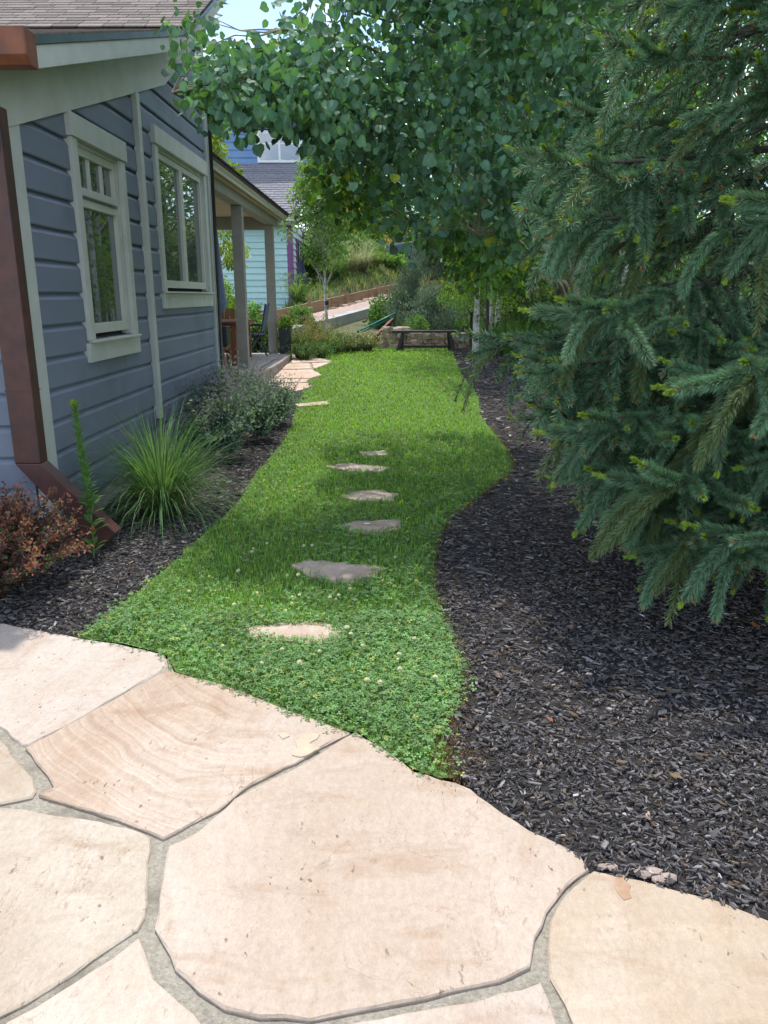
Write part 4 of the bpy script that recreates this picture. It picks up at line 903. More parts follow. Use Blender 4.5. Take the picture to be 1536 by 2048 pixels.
for x_ in (.85, 3.6):
    for y_ in (-.86, .66):
        wv_ = MB().tube([(CX+x_, CYc+y_, CZ+.33), (CX+x_, CYc+y_+.2, CZ+.33)], .33, 20).build('wheel', M['tyre'], t_); MB().tube([(CX+x_, CYc+y_-.012, CZ+.33), (CX+x_, CYc+y_-.002, CZ+.33)], .17, 12).build('rim', M['flash'], wv_)
MB().box(CX-.02, CX+.25, CYc-.80, CYc-.5, CZ+.66, CZ+.80).build('headlight', M['lamp'], t_, bevel=.03); MB().box(CX-.02, CX+.25, CYc+.5, CYc+.80, CZ+.66, CZ+.80).build('headlight', M['lamp'], t_, bevel=.03)

# ------------------------------------------------------------------ leaves, stems, trees
def aspenT():
    an = np.linspace(0, 2*np.pi, 11)[:-1]; V = [(1.12, 0, -.05)]
    for a in an:
        r = np.interp(abs((a+np.pi) % (2*np.pi)-np.pi), [0, .63, 1.26, 1.9, 2.5, 3.14], [.66, .50, .54, .55, .50, .36]); x = 1.10+r*math.cos(a); y = r*math.sin(a); V.append((x, y, .10*abs(y)+.04*math.sin(2*a)))
    n = len(V); F_ = [(0, k, k % 10+1) for k in range(1, 11)]
    V += [(0, -.018, 0), (0, .018, 0), (.66, 0, 0)]; F_.append((n, n+1, n+2)); return np.array(V), F_
AT, AF = aspenT(); ATT = np.ones((len(AT), 3)); ATT[11:] = (2.6, 1.7, 1.6); ATT[0] = 1.12
DT = np.array([[0, 0, 0], [.45, .27, .05], [1, 0, -.04], [.45, -.27, .05]]); DF = [[0, 1, 2, 3]]
LT = np.array([[0, 0, 0], [.4, .12, .03], [1, 0, -.1], [.4, -.12, .03]])
def cloud(mb, C, R, n, size, col, T=(DT, DF, None), var=.25, down=.4, shellp=.5, flat=1.0, up=.35, svar=.3, huev=.10):
    """n leaves around every clump centre"""
    C = np.asarray(C, float); R = np.broadcast_to(np.asarray(R, float), (len(C),)); idx = np.repeat(np.arange(len(C)), n); m = len(idx)
    d = rdir(m); r = rng.random(m)**shellp; off = d*r[:, None]*R[idx][:, None]; off[:, 2] *= flat; P = C[idx]+off
    ax = d*.6+rdir(m)*.8; ax[:, 2] -= down*1.2; nr = rdir(m); nr[:, 2] += up
    B = basis(ax, nr); s = size*(1+rng.normal(size=m)*svar*.6); B = B*np.clip(s, size*.4, size*1.7)[:, None, None]
    cl = 1+rng.normal(size=len(C))*var*.6; t = np.asarray(col)[None]*np.clip(cl[idx]*(1+rng.normal(size=m)*var), .35, 2)[:, None]
    hue = rng.normal(size=m)*huev; t = t*np.stack([1+hue*1.6, 1+hue*.4, 1-hue], 1)
    mb.inst(T[0], T[1], P, B, np.clip(t, .003, .9), T[2]); return P, B, t
def limb(mb, a, b, r0, r1, sag=.0, wob=.05, n=6, C=None):
    a = np.asarray(a, float); b = np.asarray(b, float); t = np.linspace(0, 1, n)[:, None]; L = np.linalg.norm(b-a)
    P = a+(b-a)*t+np.array([0, 0, 1.])*sag*L*4*t*(1-t); P[1:-1] += rng.normal(size=(n-2, 3))*wob*L*.4
    mb.tube(P, np.linspace(r0, r1, n), 6, C); return P
def tree(name, label, base, hgt, cr, col, leaf=.12, n=110, clumps=46, tr=.12, bark='bark', group=None, z0=.3, T=(DT, DF, None), cat='tree', flat=.75, lean=(0, 0), crown_r=None, mat='leaf', up=.35, taper=1.0):
    base = np.array([base[0], base[1], float(h(base[0], base[1])) if len(base) < 3 else base[2]], float)
    t = root(name, tuple(base), label, cat, group); top = base+np.array([lean[0], lean[1], hgt])
    tk = MB(); tp = np.linspace(0, 1, 8)[:, None]; P = base-[0, 0, .1]+(top-base)*tp*.92; P[1:-1, :2] += rng.normal(size=(6, 2))*(.01 if bark in ('bark',) else .0035)*hgt
    tk.tube(P, tr*(1-.8*tp[:, 0])*np.where(tp[:, 0] < .05, 1.25, 1), 9)
    zc = rng.random(clumps)**.8; zz_ = z0+(1-z0)*zc; prof_ = np.sin(np.pi*np.clip(.12+.85*zc**taper, 0, 1))
    an = rng.uniform(0, 6.28, clumps); rr = cr*prof_*rng.uniform(.35, 1, clumps)
    C = base+np.column_stack([rr*np.cos(an), rr*np.sin(an), zz_*hgt*.97])+np.outer(zz_, [lean[0], lean[1], 0])
    for k in range(0, clumps, 2):
        f = max(.12, zz_[k]*.72); j = f*7; i0 = int(j); a = P[i0]+(P[min(i0+1, 7)]-P[i0])*(j-i0)
        limb(tk, a, C[k], tr*.32*(1-.6*f), .008, -.03, .06)
    tk.build('trunk', M[bark], t, smooth=True)
    cm_ = MB(); cloud(cm_, C, (crown_r or cr*.36)*rng.uniform(.7, 1.25, clumps), n, leaf, col, T, flat=flat, up=up); cm_.build('crown', M[mat], t); return t
def shrub(name, label, c, rx, hgt, col, leaf, n=90, clumps=26, group=None, cat='shrub', stems=9, T=(DT, DF, None), mat='leaf', ry=None, down=.2, var=.28, base=None, up=.5, flower=None, tip=None):
    z = float(h(c[0], c[1])) if len(c) < 3 else c[2]; b0 = np.array([c[0], c[1], z]); ry = ry or rx
    t = root(name, tuple(b0), label, cat, group)
    d = rdir(clumps); d[:, 2] = np.abs(d[:, 2]); s = rng.uniform(.45, .92, clumps)[:, None]; C = b0+d*s*np.array([rx, ry, hgt*.9])+[0, 0, .08*hgt]
    st = MB()
    for k in range(min(stems, clumps)): limb(st, b0+rng.normal(size=3)*[.05*rx, .05*rx, 0], C[k], .012*max(1, hgt), .004, .02, .06, 5)
    st.build('stems', M['twig'], t, smooth=True)
    f = MB(); R_ = min(rx, hgt)*.34; cloud(f, C, R_*rng.uniform(.6, 1.2, clumps), n, leaf, col, T, var, down, .5, 1.0, up)
    if tip is not None:
        k = clumps//2; cloud(f, C[:k]+d[:k]*R_*.8+[0, 0, R_*.4], R_*.5, max(8, n//4), leaf, tip, T, var, -.2)
    f.build('foliage', M[mat], t)
    if flower is not None:
        fl = MB(); k = flower[2]; ix = rng.integers(0, clumps, k); cloud(fl, C[ix]+d[ix]*R_*1.0, flower[3] if len(flower) > 3 else .03, 7, flower[1], flower[0], (DT, DF, None), .2, 0, .5); fl.build('flowers', M['grass'], t, kind='stuff')
    return t

# ---- the big aspen over the lawn
def uvpoly(poly, n, yr, zmin=None):
    P = sample(poly, n*8)[:n]; Y = rng.uniform(yr[0], yr[1], len(P)); return np.array([at(u, v, y) for (u, v), y in zip(P, Y)])
RA = [(700, -350), (1260, -350), (1250, 200), (1230, 400), (1120, 430), (1010, 470), (960, 420), (940, 470), (880, 455), (820, 440), (720, 330), (665, 270), (690, 150), (760, 60)]
RA2 = [(650, 260), (720, 330), (820, 430), (900, 450), (1000, 460), (1060, 520), (960, 555), (900, 480), (800, 440), (700, 395), (640, 350)]
RB = [(405, 120), (480, 140), (700, 140), (700, 290), (650, 240), (520, 212), (460, 205), (400, 185)]
RC = [(400, 20), (440, 90), (560, 80), (640, 30), (740, 60), (700, 150), (480, 160), (360, 140), (370, 60)]
RD = [(620, -60), (780, -60), (740, 70), (640, 10)]
base_a = np.array([2.0, 8.6, float(h(2.0, 8.6))])
asp = root('aspen_tree', tuple(base_a), 'large aspen spreading round leaved branches over the lawn from behind the spruce', 'tree')
CA = [uvpoly(RA, 150, (5.3, 6.8)), uvpoly(RA, 130, (6.8, 9.5)), uvpoly(RA2, 60, (7.0, 9.5)), uvpoly(RB, 70, (5.0, 6.6)), uvpoly(RC, 34, (5.2, 6.4)), uvpoly(RD, 9, (5.4, 6.4))]
up_ = base_a+[-.6, -.6, 0]+np.column_stack([rng.normal(size=(90, 2))*[1.1, 1.0], rng.uniform(4.2, 8.0, 90)]); up_ = up_[up_[:, 1] > 6.2]
CA.append(up_)
nn_ = [42, 40, 40, 27, 17, 16, 34]; rr_ = [.26, .28, .24, .24, .22, .17, .34]
am = MB(); allP = []; allB = []; allT = []
tmp = MB()
for ci_, (C, n_, r_) in enumerate(zip(CA, nn_, rr_)):
    P, B, t = cloud(tmp, C, r_, int(n_*1.35), .053, (.105, .20, .06) if ci_ == 2 else (.092, .185, .115), (AT, AF, ATT), .28, .75, .5, 1.0, .12, .45, .045); allP.append(P); allB.append(B); allT.append(t)  # rear lower clumps tinted yellower, backlight painted into their leaf colour
P = np.concatenate(allP); B = np.concatenate(allB); t = np.concatenate(allT)
yl = rng.random(len(P)) < .012; t[yl] = np.array([.25, .30, .03]); u, v, zc = proj(P)
score = np.where((u > 0) & (u < 1536) & (v > 0) & (v < 600), zc, 99); order = np.argsort(score); near = order[:300]; rest = order[300:]
am.inst(AT, AF, P[rest], B[rest], t[rest], ATT); am.build('leaves', M['leaf'], asp, kind='stuff')
lm = []
for k in range(6):
    lm.append(MB().inst(AT, AF, np.zeros((1, 3)), np.eye(3)[None], np.array([(.092, .185, .115)])*(.8+.09*k)*np.array([1+.05*(k-3), 1, 1]), ATT).mesh('leaf', M['leaf']))
for q in near:
    o = bpy.data.objects.new('leaf', lm[q % 6]); W = Matrix([[float(B[q][i][j]) for j in range(3)]+[float(P[q][i])] for i in range(3)]+[[0, 0, 0, 1]]); place(o, asp, W)
tk = MB(); TT = np.array([base_a+[0, 0, -.1], base_a+[-.05, 0, 1.2], base_a+[-.12, -.1, 2.4], base_a+[-.15, -.2, 4], base_a+[-.2, -.2, 6], base_a+[-.2, -.3, 8.2]])
tk.tube(TT, [.095, .08, .07, .06, .04, .015], 10)
mains = []
for tgt, z_, r_ in ((at(345, 185, 5.6), 1.9, .034), (at(560, 60, 5.9), 2.6, .032), (at(700, 280, 6.8), 1.6, .026), (at(900, 300, 6.9), 1.5, .026), (at(1000, 80, 6.8), 2.8, .028), (at(820, 440, 7.5), 1.5, .026), (at(700, 20, 6.3), 3.2, .03), (at(960, 470, 6.0), 1.4, .024), (at(1100, -100, 6.5), 3.4, .03)):
    a = base_a+[-.08, -.05, z_]; mains.append(limb(tk, a, tgt, r_, .006, .07, .05, 12))
mp_ = np.concatenate(mains+[TT[2:]])
for C in CA:
    for c in C[::1]:
        dd = np.linalg.norm(mp_-c, axis=1)+(mp_[:, 2] > c[2])*.3; j = int(np.argmin(dd))
        if dd[j] < .85: limb(tk, mp_[j], c, .007, .0025, -.02, .08, 5)
tk.build('trunk', M['twig'], asp, smooth=True)

# ---- rear aspens and the slim dark trunk
def slim(base, u, v, Y, label, trunkmat, tr, top, group, clz, cr, n=90, leaf=.072, clumps=60, lean=(0, 0), col=(.06, .125, .045)):
    tree('aspen_tree', label, base, top, cr, col, leaf, n, clumps, tr, trunkmat, group, clz, (AT[:11:1], [f for f in AF[:10]], None), lean=lean, flat=1.0, up=.1)
p = G(966, 735); slim(p, 0, 0, 0, 'slim dark trunked tree standing in mulch just right of the white aspen trunk', 'darkbark', .036, 7.5, None, .30, 1.7, 60, .075, 70)
p = G(951, 713); slim(p, 0, 0, 0, 'pale aspen with the thickest white trunk at the bench end of the mulch', 'aspenbark', .068, 9, 'white trunked aspens', .36, 2.0, 60, .08, 70, (-.1, 0))
slim((at(978, 690, 20)[0], 20.0), 0, 0, 0, 'leaning pale aspen trunk behind the thicker white aspen', 'aspenbark', .06, 9, 'white trunked aspens', .38, 1.8, 60, .085, 50, (.5, 0))
slim((at(992, 690, 20.5)[0], 20.5), 0, 0, 0, 'pale aspen trunk rising out of the green ornamental grass', 'aspenbark', .085, 9.5, 'white trunked aspens', .36, 1.9, 60, .085, 50, (.35, 0))
slim((3.4, 12.0), 0, 0, 0, 'aspen half hidden behind the big spruce', 'aspenbark', .08, 9, 'white trunked aspens', .3, 1.9, 60, .08, 60, (0, 0))
# ---- young tree with pale leaves in the middle distance
p = G(657, 692)
tree('young_tree', 'young slender tree with a strapped pale trunk and thin airy crown', p, 4.75, 1.0, (.17, .27, .09), .085, 120, 80, .045, 'aspenbark', None, .42, cat='tree', lean=(-.12, 0), crown_r=.27, flat=1.1)
o = [q for q in scn.collection.objects if q.name.startswith('young_tree')][0]
z_ = at(653, 606, p[1]); MB().tube([(z_[0], p[1], z_[2]-.05), (z_[0], p[1], z_[2]+.05)], .055, 10).build('strap', M['black'], o)

# ---- juniper and feathery shrubs behind the wall
spray = (np.array([[0, 0, 0], [.5, .10, .02], [1, 0, 0], [.5, -.10, .02]]), [[0, 1, 2, 3]], None)
for k, (u_, v_, y_, rx, hh) in enumerate([(855, 655, 21.5, .95, 1.3), (818, 655, 22.5, .6, 2.0), (905, 655, 21.0, .85, 1.0), (862, 560, 26, .9, 1.7)]):
    p = at(u_, v_, y_); zz = max(float(h(p[0], y_)), bz+.25) if k != 3 else p[2]
    lab = ['broad grey green juniper directly behind the bench wall', 'upright feathery juniper hiding part of the parked car', 'low grey green juniper beside the white aspen trunk', 'tall silvery juniper higher up the slope'][k]
    shrub('juniper', lab, (p[0], y_, zz), rx, hh, (.16, .225, .155), .085, 230, 60, 'junipers on the bank', 'shrub', 14, spray, 'needle', down=-.9, var=.3)
shrub('locust_tree', 'bright yellow green locust leaning out beneath the dark aspen leaves', (at(900, 600, 17.5)[0]+.5, 17.8, 1.2), .9, 1.6, (.18, .30, .03), .055, 150, 34, None, 'tree', 12, up=1.0)
MB().tube([(at(900, 600, 17.5)[0]+.5, 17.8, .2), (at(900, 600, 17.5)[0]+.5, 17.8, 1.6)], .03, 6).build('trunk', M['darkbark'], [q for q in scn.collection.objects if q.name.startswith('locust_tree')][0], smooth=True)
for k, (u_, y_, hh) in enumerate([(835, 20.2, .55), (930, 20.3, .5)]):
    p = at(u_, 650, y_); shrub('wall_shrub', ['leafy green shrub growing on top of the bench wall', 'small leafy shrub on the wall near the white aspen trunk'][k], (p[0], y_, bz+.35), .4, hh, (.12, .22, .06), .06, 50, 16)

# ---- ornamental grasses
def grass_clump(name, label, c, n, L, spread, col, w=.006, group=None, cat='ornamental grass', dry=.08, up=1.0):
    z = float(h(*c)); t = root(name, (c[0], c[1], z), label, cat, group); b = MB(); K = 7; s = np.linspace(0, 1, K)
    an = rng.uniform(0, 6.28, n); tilt = np.abs(rng.normal(size=n))*spread; LL = L*rng.uniform(.55, 1.1, n); br = rng.uniform(0, .10, n)**1
    curl = rng.uniform(.6, 2.3, n)*(.5+tilt)
    th_ = tilt[:, None]+curl[:, None]*s[None]**1.6*1.1
    dr = np.sin(th_); dz_ = np.cos(th_)*up; ds_ = LL[:, None]/K
    R_ = br[:, None]+np.cumsum(dr*ds_, 1)-dr[:, :1]*ds_; Z_ = np.cumsum(dz_*ds_, 1)-dz_[:, :1]*ds_
    ctr = np.stack([c[0]+R_*np.cos(an)[:, None], c[1]+R_*np.sin(an)[:, None], z+np.maximum(Z_, .01)], -1)
    pa = an+np.pi/2+rng.normal(size=n)*.5; wd = w*(1-s**2.5*.9)[None]*rng.uniform(.6, 1.3, n)[:, None]
    sd_ = np.stack([np.cos(pa), np.sin(pa), np.zeros(n)], -1)[:, None]*wd[..., None]*.5
    V = np.stack([ctr-sd_, ctr+sd_], 2).reshape(-1, 3); i = (np.arange(n)[:, None]*K+np.arange(K-1)[None]).ravel()*2
    t_c = np.asarray(col)[None]*np.clip(1+rng.normal(size=n)*.28, .4, 1.9)[:, None]; dd = rng.random(n) < dry; t_c[dd] = np.array([.32, .24, .12])
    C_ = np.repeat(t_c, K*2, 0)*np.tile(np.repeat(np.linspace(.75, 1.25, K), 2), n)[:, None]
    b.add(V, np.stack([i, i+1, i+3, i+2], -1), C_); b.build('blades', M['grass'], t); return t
p = G(330, 1035); grass_clump('ornamental_grass', 'fountain of bright green ornamental grass against the blue siding', (p[0]-.02, p[1]+.03), 1250, 1.02, .50, (.125, .24, .09), .0058, 'ornamental grasses', dry=.03)
for k, (u_, v_, lab) in enumerate([(1010, 712, 'deep green ornamental grass right of the slim dark trunk'), (1045, 722, 'green ornamental grass at the edge of the spruce'), (985, 700, 'tuft of green grass at the foot of the pale aspens')]):
    p = G(u_, v_); grass_clump('ornamental_grass', lab, p, 420, 1.15, .38, (.085, .19, .035), .014, 'ornamental grasses')

# ---- catmint along the house, tall weed, barberry
def catmint(c, r, hgt, lab, n=95):
    z = float(h(*c)); t = root('catmint', (c[0], c[1], z), lab, 'flowering plant', 'catmint plants along the house wall'); st = MB(); lv = MB(); fl = MB(); LP = []; LA = []; FP = []; FA = []
    for k in range(n):
        a = rng.uniform(0, 6.28); q = abs(rng.normal())*.45+.1; q = min(q, 1.15); L = hgt*rng.uniform(.8, 1.25)*(1+.3*q)
        s = np.linspace(0, 1, 12); th = q*(.6+.7*s); rr = np.cumsum(np.sin(th))*L/12; zz_ = np.cumsum(np.cos(th))*L/12
        Pp = np.column_stack([c[0]+rr*math.cos(a)*r/hgt+rng.normal()*.04, c[1]+rr*math.sin(a)*r/hgt+rng.normal()*.04, z+zz_])
        st.tube(Pp[::3], .0022, 3, (.12, .15, .08))
        for j in range(1, 12):
            if s[j] < .74:
                LP += [Pp[j]]*5
            else:
                FP += [Pp[j]+rng.normal(size=3)*.004 for _ in range(7)]
    LP = np.array(LP)+rng.normal(size=(len(LP), 3))*.014; m = len(LP); ax = rdir(m); ax[:, 2] += .2; nr = rdir(m); nr[:, 2] += .8
    B = basis(ax, nr)*(.032*rng.uniform(.6, 1.35, m))[:, None, None]; tt = np.array([.165, .245, .205])[None]*np.clip(1+rng.normal(size=m)*.3, .4, 1.9)[:, None]
    lv.inst(DT*[1, 1.3, 1], DF, LP, B, tt)
    FP = np.array(FP); m = len(FP); B = basis(rdir(m), rdir(m))*(.011*rng.uniform(.6, 1.4, m))[:, None, None]
    mixp = rng.random(m) < .5; tt = np.where(mixp[:, None], np.array([.24, .22, .40])[None], np.array([.17, .20, .18])[None])*rng.uniform(.7, 1.3, m)[:, None]
    fl.inst(DT*[1, 1.6, 1], DF, FP, B, tt)
    st.build('stems', M['grass'], t); lv.build('foliage', M['grass'], t); fl.build('flowers', M['grass'], t)
for k, (u_, v_, r_, h_, lab) in enumerate([(402, 925, .36, .42, 'low catmint filling in behind the fountain grass'), (352, 868, .34, .5, 'catmint at the foot of the batten on the siding'), (455, 918, .46, .56, 'catmint with blue flower spikes nearest the fountain grass'), (522, 882, .46, .52, 'grey green catmint spilling toward the lawn edge'), (400, 880, .42, .55, 'catmint tucked against the siding behind the fountain grass'),
                                           (485, 855, .5, .48, 'catmint in the middle of the planting by the wall'), (556, 850, .44, .46, 'catmint reaching the flagstone path at the lawn corner'), (430, 845, .45, .60, 'tallest catmint beside the second window'), (505, 828, .40, .27, 'catmint below the edge of the deck'), (446, 820, .34, .40, 'catmint hiding the foot of the house corner')]):
    p = G(u_, v_); catmint((max(p[0], HX+.33), p[1]), r_*1.15, h_*1.12, lab)
p = at(186, 1095, 4.52)
t_ = root('tall_weed', (float(p[0]), float(p[1]), 0), 'tall single stemmed leafy weed in front of the rusty downspout', 'plant'); b = MB(); Hh = .93
stp = np.array([(p[0]-.02*s+.012*math.sin(s*5), p[1]+.03*s, s*Hh) for s in np.linspace(0, 1, 14)]); b.tube(stp, np.linspace(.006, .003, 14), 6, (.17, .27, .08)); b.build('stem', M['grass'], t_, smooth=True)
b = MB(); m = 150; s = np.concatenate([rng.uniform(.03, .35, 22), np.linspace(.33, 1.0, m-22)]); Pp = np.column_stack([np.interp(s, np.linspace(0, 1, 14), stp[:, i]) for i in range(3)])
an = np.arange(m)*2.4; e = np.where(s < .5, .55, .95); ax = np.column_stack([np.cos(an), np.sin(an), e]); nr = np.column_stack([-np.cos(an)*.8, -np.sin(an)*.8, np.ones(m)])
sz_ = np.where(s < .38, rng.uniform(.085, .12, m), .095-.045*s); T5 = np.array([[0, 0, 0], [.3, .14, .06], [.65, .13, .06], [1, 0, -.06], [.65, -.13, .06], [.3, -.14, .06], [.3, 0, 0.02], [.65, 0, .02]]); F5 = [[0, 6, 1, 1]]
F5 = [[0, 1, 6, 0][:3]+[0] for _ in ()] or [[0, 5, 6, 1], [5, 4, 7, 6], [6, 7, 2, 1], [4, 3, 2, 7]]
b.inst(T5, F5, Pp, basis(ax, nr)*sz_[:, None, None], np.array([[.12, .24, .07]])*rng.uniform(.75, 1.3, m)[:, None]); b.build('foliage', M['grass'], t_)
b = MB(); m = 60; B = basis(rdir(m)+[0, 0, 1.4], rdir(m))*.028; b.inst(LT*[1, 1.8, 1], DF, np.tile(stp[-1], (m, 1))+rng.normal(size=(m, 3))*.008, B, np.array([[.26, .36, .05]])*rng.uniform(.8, 1.2, m)[:, None]); b.build('bud_cluster', M['grass'], t_)
# daisies
for k, (u_, v_, y_) in enumerate([(382, 801, 6.6), (320, 827, 6.0), (377, 807, 6.6), (387, 822, 6.5), (394, 841, 6.4)]):
    p = at(u_, v_, y_); z0_ = float(h(p[0], y_)); t_ = root('daisy', (p[0], y_, z0_), ['white open daisy, the largest above the catmint', 'yellowish daisy bud above the fountain grass in front of the siding', 'cream daisy bud just under the white open daisy', 'lower daisy bud right of the fountain grass', 'lowest pale daisy bud beside the catmint'][k], 'flower', 'daisies by the catmint')
    MB().tube([(p[0]+.03, y_+.02, z0_), (p[0], y_, p[2]-.004)], .0018, 4, (.14, .24, .07)).build('stem', M['grass'], t_)
    b = MB(); m = 14; an = np.arange(m)*2*np.pi/m; ax = np.column_stack([np.cos(an), np.sin(an)-.3, .3+np.zeros(m)]); b.inst(LT*[1, 2, 1], DF, np.tile(p, (m, 1)), basis(ax, np.tile([0, -.6, 1.], (m, 1)))*.015, np.tile([.75, .75, .6] if k in (0,) else [.5, .5, .2], (m, 1))); b.build('petals', M['grass'], t_)
    b = MB(); B = basis(rdir(20)+[0, -.5, 1], rdir(20))*.007; b.inst(DT, DF, np.tile(p, (20, 1)), B, np.tile([.6, .45, .05], (20, 1))); b.build('disc', M['grass'], t_)
# barberry
def barberry(c, lab, rx, hgt, n=210):
    z = float(h(*c)); t = root('barberry', (c[0], c[1], z), lab, 'shrub', None); st = MB(); lv = MB(); LP = []; S_ = []
    for k in range(n):
        a = rng.uniform(0, 6.28); q = rng.uniform(0, 1.25); L = hgt*rng.uniform(.65, 1.08)*(1+.18*q); s = np.linspace(0, 1, 22); th = q*(.7+.35*s)
        Pp = np.column_stack([c[0]+np.cumsum(np.sin(th))*L/22*math.cos(a)*rx/hgt*1.1, c[1]+np.cumsum(np.sin(th))*L/22*math.sin(a)*rx/hgt*1.1, z+np.cumsum(np.cos(th))*L/22]); Pp[1:] += rng.normal(size=(21, 3))*.004
        st.tube(Pp[::4], .002, 3, (.16, .07, .05))
        for j in range(5, 22):
            for _ in range(6): LP.append(Pp[j]); S_.append(s[j])
    LP = np.array(LP)+rng.normal(size=(len(LP), 3))*.007; S_ = np.array(S_); m = len(LP); ax = rdir(m); ax[:, 2] += .5; nr = rdir(m); nr[:, 2] += .4
    OT = np.array([[0, 0, 0], [.45, .2, .04], [.85, .24, .0], [1, 0, -.03], [.85, -.24, 0], [.45, -.2, .04]]); OF = [[0, 3, 2, 1], [0, 5, 4, 3]]
    B = basis(ax, nr)*(np.where(S_ > .8, .020, .028)*rng.uniform(.7, 1.3, m))[:, None, None]
    r = rng.random(m); base_c = np.where((r < .45)[:, None], [.11, .06, .075], np.where((r < .72)[:, None], [.11, .17, .08], [.17, .075, .065])); tipc = np.array([.36, .15, .10])
    w = (np.clip((S_-.72)/.2, 0, 1)*(rng.random(m) < .5))[:, None]; tt = (base_c*(1-w)+tipc*w)*rng.uniform(.65, 1.35, m)[:, None]
    lv.inst(OT, OF, LP, B, tt); st.build('stems', M['grass'], t); lv.build('foliage', M['grass'], t)
barberry((-2.07, 3.86), 'red and purple leaved barberry bush beside the patio corner', .47, .56, 300)
barberry((-2.75, 4.05), 'second red barberry bush mostly outside the view on the left', .42, .55, 120)
shrub('planter_leaves', 'lime green leaves growing out of the charcoal planter', (PLANT_AT[0], PLANT_AT[1], PLANT_AT[2]-.05), .18, .28, (.20, .30, .04), .07, 30, 10, None, 'plant', 5)

# ---- wild flower bank left of the stone wall, perennials on the slope
def wildpatch(name, lab, c, r, hgt, col, n, group, tipcol=None, w=.012, cat='plant', fl=None):
    t = grass_clump(name, lab, c, n, hgt, .22, col, w, group, cat, .15); z = float(h(*c))
    m = n//3; P = np.column_stack([c[0]+rng.normal(size=m)*r*.45, c[1]+rng.normal(size=m)*r*.4, z+hgt*rng.uniform(.3, 1.0, m)]); b = MB(); cloud(b, P, .05, 9, .035, col, (DT, DF, None), .3, 0)
    if tipcol is not None: cloud(b, P+[0, 0, .03], .035, 5, .03, tipcol, (DT, DF, None), .2, -.5)
    b.build('foliage', M['grass'], t); return t
WP = [(600, 702, 16.6, .9, (.12, .17, .07), None, 'tall grassy weeds right behind the planter'), (622, 700, 17.3, .85, (.26, .20, .09), (.35, .27, .14), 'straw coloured weeds at the porch end'), (645, 698, 17.6, .68, (.14, .20, .08), (.3, .3, .2), 'green seed headed weeds left of the young tree'),
      (668, 697, 18.0, .5, (.09, .17, .05), None, 'bushy green weed at the foot of the young tree'), (690, 698, 18.3, .42, (.14, .18, .09), (.5, .45, .38), 'pale flowering weeds right of the young tree'), (712, 697, 18.6, .42, (.15, .18, .10), (.55, .5, .42), 'pale flowering weeds in front of the green rail'),
      (735, 696, 18.9, .4, (.13, .17, .07), (.45, .38, .28), 'low dry weeds beside the stone wall'), (640, 702, 16.8, .4, (.10, .20, .07), None, 'low blue green leaves at the lawn end'), (608, 705, 16.2, .35, (.11, .19, .08), None, 'low leaves at the corner of the flagstone path')]
for k, (u_, v_, y_, hh, col, tc_, lab) in enumerate(WP):
    p = at(u_, v_, y_); wildpatch('wild_plant', lab, (float(p[0]), y_), .5, hh, col, 380, 'wild plants between path and slope', tc_)
HS = [(655, 600, 29.3, .9, 'g', 'lavender green perennial clump above the cedar boards'), (675, 597, 30.0, .9, 'g', 'green perennial clump behind the young tree'), (705, 590, 30.9, .8, 's', 'silvery sage clump on the slope'), (728, 583, 31.6, .8, 's', 'pale silver sage beside the upper boards'), (595, 622, 26.8, .7, 'g', 'green perennials below the purple corner'), (752, 580, 32.6, .6, 'g', 'perennial clump just below the car'), (708, 575, 32.4, .7, 'g', 'green clump on the upper bank left of the silver sage')]
for k, (u_, v_, y_, hh, c_, lab) in enumerate(HS):
    p = at(u_, v_, y_); wildpatch('perennial', lab, (float(p[0]), y_), .6, hh+.3, (.18, .31, .11) if c_ == 'g' else (.34, .37, .31), 420, 'perennials on the slope', (.5, .5, .48) if c_ == 's' else (.2, .28, .12), .018)
gc = MB(); P = rng.uniform((-5.5, 21), (9, 44), (42000, 2)); y0_ = 21.7+(P[:, 0]+4.45)/4.9*11
P = P[((P[:, 1] > y0_+.25) & ~((P[:, 0] < -3.3) & (P[:, 1] > 27.5))) | ((P[:, 0] > .9) & (P[:, 1] > 21.5))]; n = len(P); L = rng.uniform(.08, .24, n)*(1+.5*nz(P[:, 0], P[:, 1], 1.5)).clip(.4, 1.8); B = yaw_mats(n, .035*rng.uniform(.5, 1.3, n), L, L, .45)
t = np.where((rng.random(n) < .25)[:, None], [.30, .27, .14], [.15, .25, .08])*rng.uniform(.6, 1.4, n)[:, None]
gc.inst(*blade_T(), np.column_stack([P, h(P[:, 0], P[:, 1])-.03]), B, t); gc.build('ground_cover', M['grass'], kind='stuff')
HB = [(645, 560, 31.5, 1.2, 1.7, (.05, .10, .04), 'dark rounded shrub beside the tan fence', None), (685, 540, 35, 1.6, 2.0, (.17, .27, .08), 'mid green shrub on the bank behind the young tree', None), (718, 520, 36, 1.3, 2.0, (.20, .29, .09), 'shrub with orange blossoms left of the parked car', ((.7, .33, .05), .09, 90, .12)),
      (665, 490, 38, 2.4, 3.0, (.19, .28, .09), 'big leafy shrub high on the bank', None), (720, 480, 40, 2.6, 3.0, (.22, .29, .09), 'flowering hedge above the car', ((.75, .42, .06), .11, 70, .15)), (778, 530, 34.3, .9, .45, (.18, .29, .09), 'low green shrub under the car', None),
      (800, 600, 24.5, 1.0, 1.0, (.10, .18, .06), 'low green shrub at the wall top', None), (790, 455, 42, 3.0, 3.2, (.17, .27, .08), 'leafy shrub beyond the parked car', None), (850, 480, 40, 3.0, 3.5, (.09, .16, .05), 'tall shrub right of the parked car', None)]
